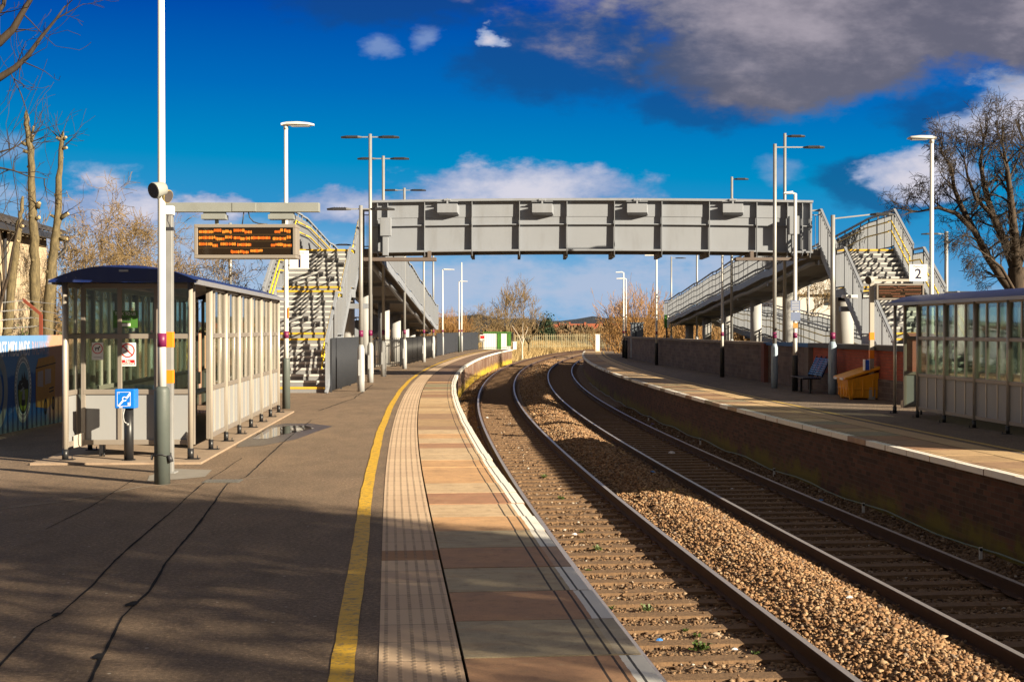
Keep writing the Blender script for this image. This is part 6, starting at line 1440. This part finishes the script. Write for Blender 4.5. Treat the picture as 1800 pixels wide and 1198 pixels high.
# right: great bare tree
def big_tree():
    R_ = random.Random(77); D = 50; t_ = thing('bare_tree', (W(1790, 0, D).x, D, 0), 'great dark bare tree rising behind the right shelter', 'tree', 'bare winter trees'); tr = MB(); tw = MB()
    def B(pts, r0, r1, n, L, seed, lv=3):
        q = [W(a, b_, D+c_) for a, b_, c_ in pts]; nn = len(q); tr.tube(q, [r0+(r1-r0)*i/(nn-1) for i in range(nn)], 9, cap=False); R2 = random.Random(seed)
        for k in range(n):
            f = .12+.88*(k+.5)/n; x_ = f*(nn-1); i = min(nn-2, int(x_)); b0 = q[i].lerp(q[i+1], x_-i); rr = (r0+(r1-r0)*f)
            grow(tr, tw, b0, (q[i+1]-q[i]).normalized()*.5+Vector((R2.uniform(-1, 1), R2.uniform(-.8, .8), R2.uniform(-.15, .9))), L*R2.uniform(.7, 1.25), min(.05, rr*.55), 2, 5, R2, .62, .08, 4, (4, 5), .66, minr=.007, droop=.6)
        b0 = q[-1]
        for k in range(3): grow(tr, tw, b0, (q[-1]-q[-2]).normalized()+Vector((R2.uniform(-.5, .5), R2.uniform(-.5, .5), .2)), L, r1, 2, 5, R2, .6, .08, 4, (3, 4), .62, minr=.007, droop=.5)
    tr.tube([W(1792, 0, D).xy.to_3d()*1+Vector((0, 0, -.1)), W(1790, 545, D), W(1788, 500, D), W(1786, 470, D)], [.42, .36, .33, .30], 12, cap=False)
    B([(1786, 520, 0), (1762, 490, 0), (1735, 450, 0), (1712, 405, 0), (1680, 375, 0), (1648, 365, 0), (1615, 372, 0)], .19, .03, 13, 0.93, 1)
    B([(1712, 405, 0), (1690, 365, .5), (1676, 330, .5), (1672, 295, .5), (1655, 270, .5)], .12, .03, 9, 0.87, 2)
    B([(1786, 480, 0), (1768, 430, .3), (1745, 380, .6), (1730, 330, .8), (1722, 285, 1), (1728, 250, 1)], .19, .035, 12, 0.93, 3)
    B([(1786, 470, 0), (1782, 410, -.5), (1776, 350, -.8), (1770, 300, -1), (1762, 255, -1)], .20, .035, 12, 0.93, 4)
    B([(1786, 470, 0), (1800, 420, .2), (1812, 350, .2), (1808, 290, .3), (1800, 250, .3)], .20, .04, 12, 0.93, 5)
    B([(1787, 500, 0), (1830, 460, 0), (1870, 400, 0), (1900, 340, 0)], .2, .04, 10, 0.99, 6)
    B([(1745, 380, .6), (1715, 350, -.5), (1700, 310, -.8), (1694, 280, -1)], .09, .025, 7, 0.74, 7)
    B([(1788, 520, 0), (1760, 470, -1), (1742, 455, -1.4), (1722, 440, -1.6)], .07, .02, 6, 0.68, 8)
    tr.build('trunk', M_barkd, t_); tw.build('crown', M_twigd, t_)
big_tree()
bare_tree((W(1405, 0, 85).x, 85, 0), 5.6, .12, 51, 'small bare tree glimpsed under the right landing', M_bark, M_twig, 5, 4, minr=.012)
# orange willow bush beyond the right wall, built from many upright stems
def willow(loc, w_, h_, n, seed, label, m_=None, minr=.010):
    R_ = random.Random(seed); loc = Vector(loc); t_ = thing('willow_bush', loc, label, 'bush', 'orange willow bushes'); st = MB(); tw = MB()
    for i in range(n):
        a = R_.uniform(0, 6.283); k = R_.random()**.6; p0 = loc+Vector((math.cos(a)*k*w_*.35, math.sin(a)*k*w_*.3, 0)); d = Vector((math.cos(a)*k*.55, math.sin(a)*k*.5, 1)); grow(st, tw, p0, d, h_*R_.uniform(.55, .75)*(1-.4*k*k), .026, 1, 4, R_, .34, .18, 4, (2, 4), .55, minr=minr)
    st.build('stems', m_ or M_twigo, t_); tw.build('twigs', m_ or M_twigo, t_)
willow((W(1116, 0, 100).x, 100, 0), 4.6, 4.1, 95, 5, 'orange willow bush behind the far end of the dark wall')
willow((W(1175, 0, 112).x, 112, 0), 4.5, 2.6, 45, 6, 'low orange willow bush behind the far ramp end')
willow((W(1225, 0, 108).x, 108, 0), 4.5, 2.4, 40, 16, 'low orange willow bush under the far ramp')
willow((W(790, 0, 128).x, 128, 0), 5.0, 2.8, 55, 7, 'orange willow bush behind the curved dark fence')
willow((W(760, 0, 134).x, 134, 0), 5.0, 2.8, 45, 8, 'orange willow bush seen beside the end of the left ramp')
willow((W(1075, 0, 135).x, 135, -.5), 5.0, 2.0, 45, 9, 'low reddish bush behind the black gate')
willow((W(1035, 0, 190).x, 190, -1), 7.0, 2.8, 26, 10, 'low brown bush behind the beige palisade fence', M_twig, .02)
# bare trees at the end of the left platform
bare_tree((W(858, 0, 138).x, 138, -.3), 5.0, .10, 61, 'spreading tan bare tree behind the green cabin', M_bark2, M_twig, 5, 6, spread=.62, kids=(3, 4), fork=.12, minr=.012)
bare_tree((W(892, 0, 142).x, 142, -.3), 6.0, .10, 62, 'tallest tan bare tree behind the green cabin', M_bark2, M_twig, 5, 5, spread=.30, kids=(3, 4), fork=.2, minr=.012)
bare_tree((W(835, 0, 145).x, 145, -.3), 4.6, .10, 63, 'bare tree left of the green cabin', M_bark2, M_twig, 5, 5, spread=.6, kids=(2, 4), fork=.12, minr=.012)
bare_tree((W(918, 0, 126).x, 126, -.8), 5.2, .075, 64, 'pale stemmed bare tree beside the track where the platform ends', M_birch, M_twig, 5, 4, spread=.32, kids=(2, 4), fork=.22, minr=.011)
bare_tree((W(930, 0, 150).x, 150, -.5), 4.9, .12, 65, 'low bare tree right of the pale stemmed one', M_bark2, M_twig, 5, 5, spread=.6, kids=(2, 4), fork=.12, minr=.012)
leaf_mass('evergreen_tree', (W(962, 0, 260).x, 260, -1), 2.6, 2.4, 5.2, 3500, .22, (.008, .022, .008), (.03, .055, .018), 'dark evergreen tree in the middle distance', 'tree', 9)
# far wood in front of the hills: one mass nobody could count
def wood(x0, x1, D, D2, h0, h1, n, sz, c1, c2, seed, zb):
    rg = np.random.default_rng(seed); nt = 60; tx = rg.uniform(x0, x1, nt); ty = rg.uniform(D, D2, nt); th = rg.uniform(h0, h1, nt); tw_ = th*rg.uniform(.4, .7, nt)
    k = rg.integers(0, nt, n); q = rg.normal(0, .42, (n, 3)); c = np.stack([tx[k]+q[:, 0]*tw_[k], ty[k]+q[:, 1]*tw_[k], zb+th[k]*(.45+.36*q[:, 2])], 1); c[:, 2] = np.maximum(c[:, 2], zb)
    a = rg.normal(0, .5, (n, 3)); a[:, 2] += 1; a /= np.linalg.norm(a, axis=1)[:, None]; b_ = np.cross(a, rg.normal(0, 1, (n, 3))); b_ /= np.linalg.norm(b_, axis=1)[:, None]; s_ = (sz*rg.uniform(.5, 1.5, n))[:, None]
    V_ = np.stack([c-a*s_, c-b_*s_*.3, c+a*s_, c+b_*s_*.3], 1); me = bpy.data.meshes.new('distant_wood'); me.from_pydata(V_.reshape(-1, 3).tolist(), [], (np.arange(n*4).reshape(-1, 4)).tolist())
    m, t, b = new_mat('distant_wood'); ge = t.node('ShaderNodeNewGeometry'); cc = t.mix(t.noise(ge.outputs['Position'], .05, 4, .6), c1, c2); t.put(b.inputs['Base Color'], t.mix(t.m('MULTIPLY', ge.outputs['Random Per Island'], .5), cc, tuple(x*.4 for x in c1))); b.inputs['Roughness'].default_value = .9
    me.materials.append(m); o = bpy.data.objects.new('distant_wood', me); col.objects.link(o); tag(o, kind='stuff')
wood(-40, 90, 280, 420, 2.6, 4.6, 26000, .55, (.16, .095, .045), (.24, .15, .07), 1, -1.4)
wood(-140, 200, 520, 760, 4.5, 8, 26000, 1.0, (.12, .075, .045), (.16, .12, .06), 2, -1.4)
wood(-90, -14, 110, 190, 2.2, 4.0, 22000, .28, (.18, .10, .04), (.26, .16, .07), 3, -.4)
wood(13, 90, 120, 210, 1.8, 3.4, 20000, .28, (.18, .10, .04), (.22, .15, .07), 4, -.4)
# hills
m, t, b = new_mat('wooded_hills'); v = posvec(t); n = t.noise(v, .02, 8, .7); t.put(b.inputs['Base Color'], t.mix(t.ramp(n, [(.4, 0), (.6, 1)]), (.010, .020, .042), (.030, .042, .055))); b.inputs['Roughness'].default_value = 1; t.put(b.inputs['Normal'], t.bump(n, 1, 30)); M_hill = m
mb = MB(); R_ = random.Random(3); NX = 160; rows = [(1500, 0), (1650, .45), (1850, .85), (2100, 1.0), (2600, .9)]
ph = [R_.uniform(0, 6.28) for _ in range(14)]
def ridge(x):
    px = 900+x/2000*FPX; e = float(np.interp(px, [-2000, 300, 760, 800, 880, 960, 1010, 1050, 1080, 1200, 1500, 4000], [560, 566, 558, 556, 560, 562, 563, 557, 556, 562, 566, 566]))
    h = (HY-e)/FPX*2100+EYE; return h+sum(math.sin(x*.011*(i+1)+ph[i])*1.3/(1+i*.35) for i in range(12))
for j, (y_, k) in enumerate(rows):
    for i in range(NX+1): x = (-1900+3800*i/NX)*y_/2000; mb.v.append((x, y_, -1.5+(ridge(x)+1.5)*k+(R_.uniform(-2.0, 2.0) if k > .3 else 0)))
for j in range(len(rows)-1):
    for i in range(NX): a = j*(NX+1)+i; mb.face([a, a+1, a+NX+2, a+NX+1])
tag(mb.build('hills', M_hill), kind='structure')
# dry grass along the bank beyond platform 1, and scrub at its foot
def grass(name, n, seed, region, h0, h1, c1, c2, wd=.012):
    rg = np.random.default_rng(seed); s0, s1, o0, o1 = region; pts = []
    for i in range(n):
        s = rg.uniform(s0, s1); o = rg.uniform(o0, o1); zb = float(np.interp(o, [-60, -8, -4.5, -2.2, -1.6], [-1.4, -.55, -.75, -1.25, -1.39])); pts.append(P(s, o, zb-.02))
    c = np.array([tuple(p) for p in pts]); h = rg.uniform(h0, h1, n)[:, None]; a = rg.uniform(0, 6.283, n); d = np.stack([np.cos(a), np.sin(a), np.zeros(n)], 1); ln = np.stack([rg.normal(0, .35, n), rg.normal(0, .35, n), np.ones(n)], 1)
    V_ = np.stack([c-d*wd, c+d*wd, c+ln*h], 1); me = bpy.data.meshes.new(name); me.from_pydata(V_.reshape(-1, 3).tolist(), [], np.arange(n*3).reshape(-1, 3).tolist())
    m, t, b = new_mat(name); ge = t.node('ShaderNodeNewGeometry'); t.put(b.inputs['Base Color'], t.mix(ge.outputs['Random Per Island'], c1, c2)); b.inputs['Roughness'].default_value = .8; me.materials.append(m)
    o = bpy.data.objects.new(name, me); col.objects.link(o); tag(o, kind='stuff')
grass('dry_grass', 26000, 5, (119, 200, -12, -1.7), .3, .9, (.27, .18, .07), (.46, .33, .15), .03)
grass('bank_grass', 5000, 6, (118, 200, 7.5, 12), .3, .8, (.26, .18, .07), (.42, .3, .13), .03)

# ---- shade tree out of frame, right of the camera: throws the dappled band across the near platform
def shade_tree(loc, h, r, seed, label, zc, rx, ry, rz_, n):
    t_ = bare_tree(loc, h, r, seed, label, M_barkd, M_twigd, 4, 4, group=None, spread=.6, minr=.012)
    rg = np.random.default_rng(seed); L = rg.uniform(-1, 1, (26, 3)); k = rg.integers(0, 26, n); q = L[k]*.8+rg.normal(0, .17, (n, 3)); c = q*np.array([rx, ry, rz_])+np.array([0, 0, zc])
    a = rg.normal(0, 1, (n, 3)); a /= np.linalg.norm(a, axis=1)[:, None]; b_ = np.cross(a, rg.normal(0, 1, (n, 3))); b_ /= np.linalg.norm(b_, axis=1)[:, None]; s_ = (.10*rg.uniform(.5, 1.3, n))[:, None]
    V_ = np.stack([c-a*s_, c-b_*s_*.6, c+a*s_, c+b_*s_*.6], 1); me = bpy.data.meshes.new('ivy'); me.from_pydata(V_.reshape(-1, 3).tolist(), [], np.arange(n*4).reshape(-1, 4).tolist())
    m, t, b = new_mat('ivy_leaf'); ge = t.node('ShaderNodeNewGeometry'); t.put(b.inputs['Base Color'], t.mix(ge.outputs['Random Per Island'], (.02, .045, .012), (.05, .09, .02))); me.materials.append(m)
    o = bpy.data.objects.new('ivy', me); col.objects.link(o); o.parent = t_
shade_tree((13.5, .5, 0), 9.5, .3, 91, 'ivy covered tree beyond the right platform outside the picture', 7.1, 3.0, 1.75, 2.0, 9500)
shade_tree((14.5, -3.4, 0), 10, .26, 92, 'thin ivy flecked tree behind the camera on the far side of the tracks', 7.0, 3.6, 1.9, 3.0, 6800)
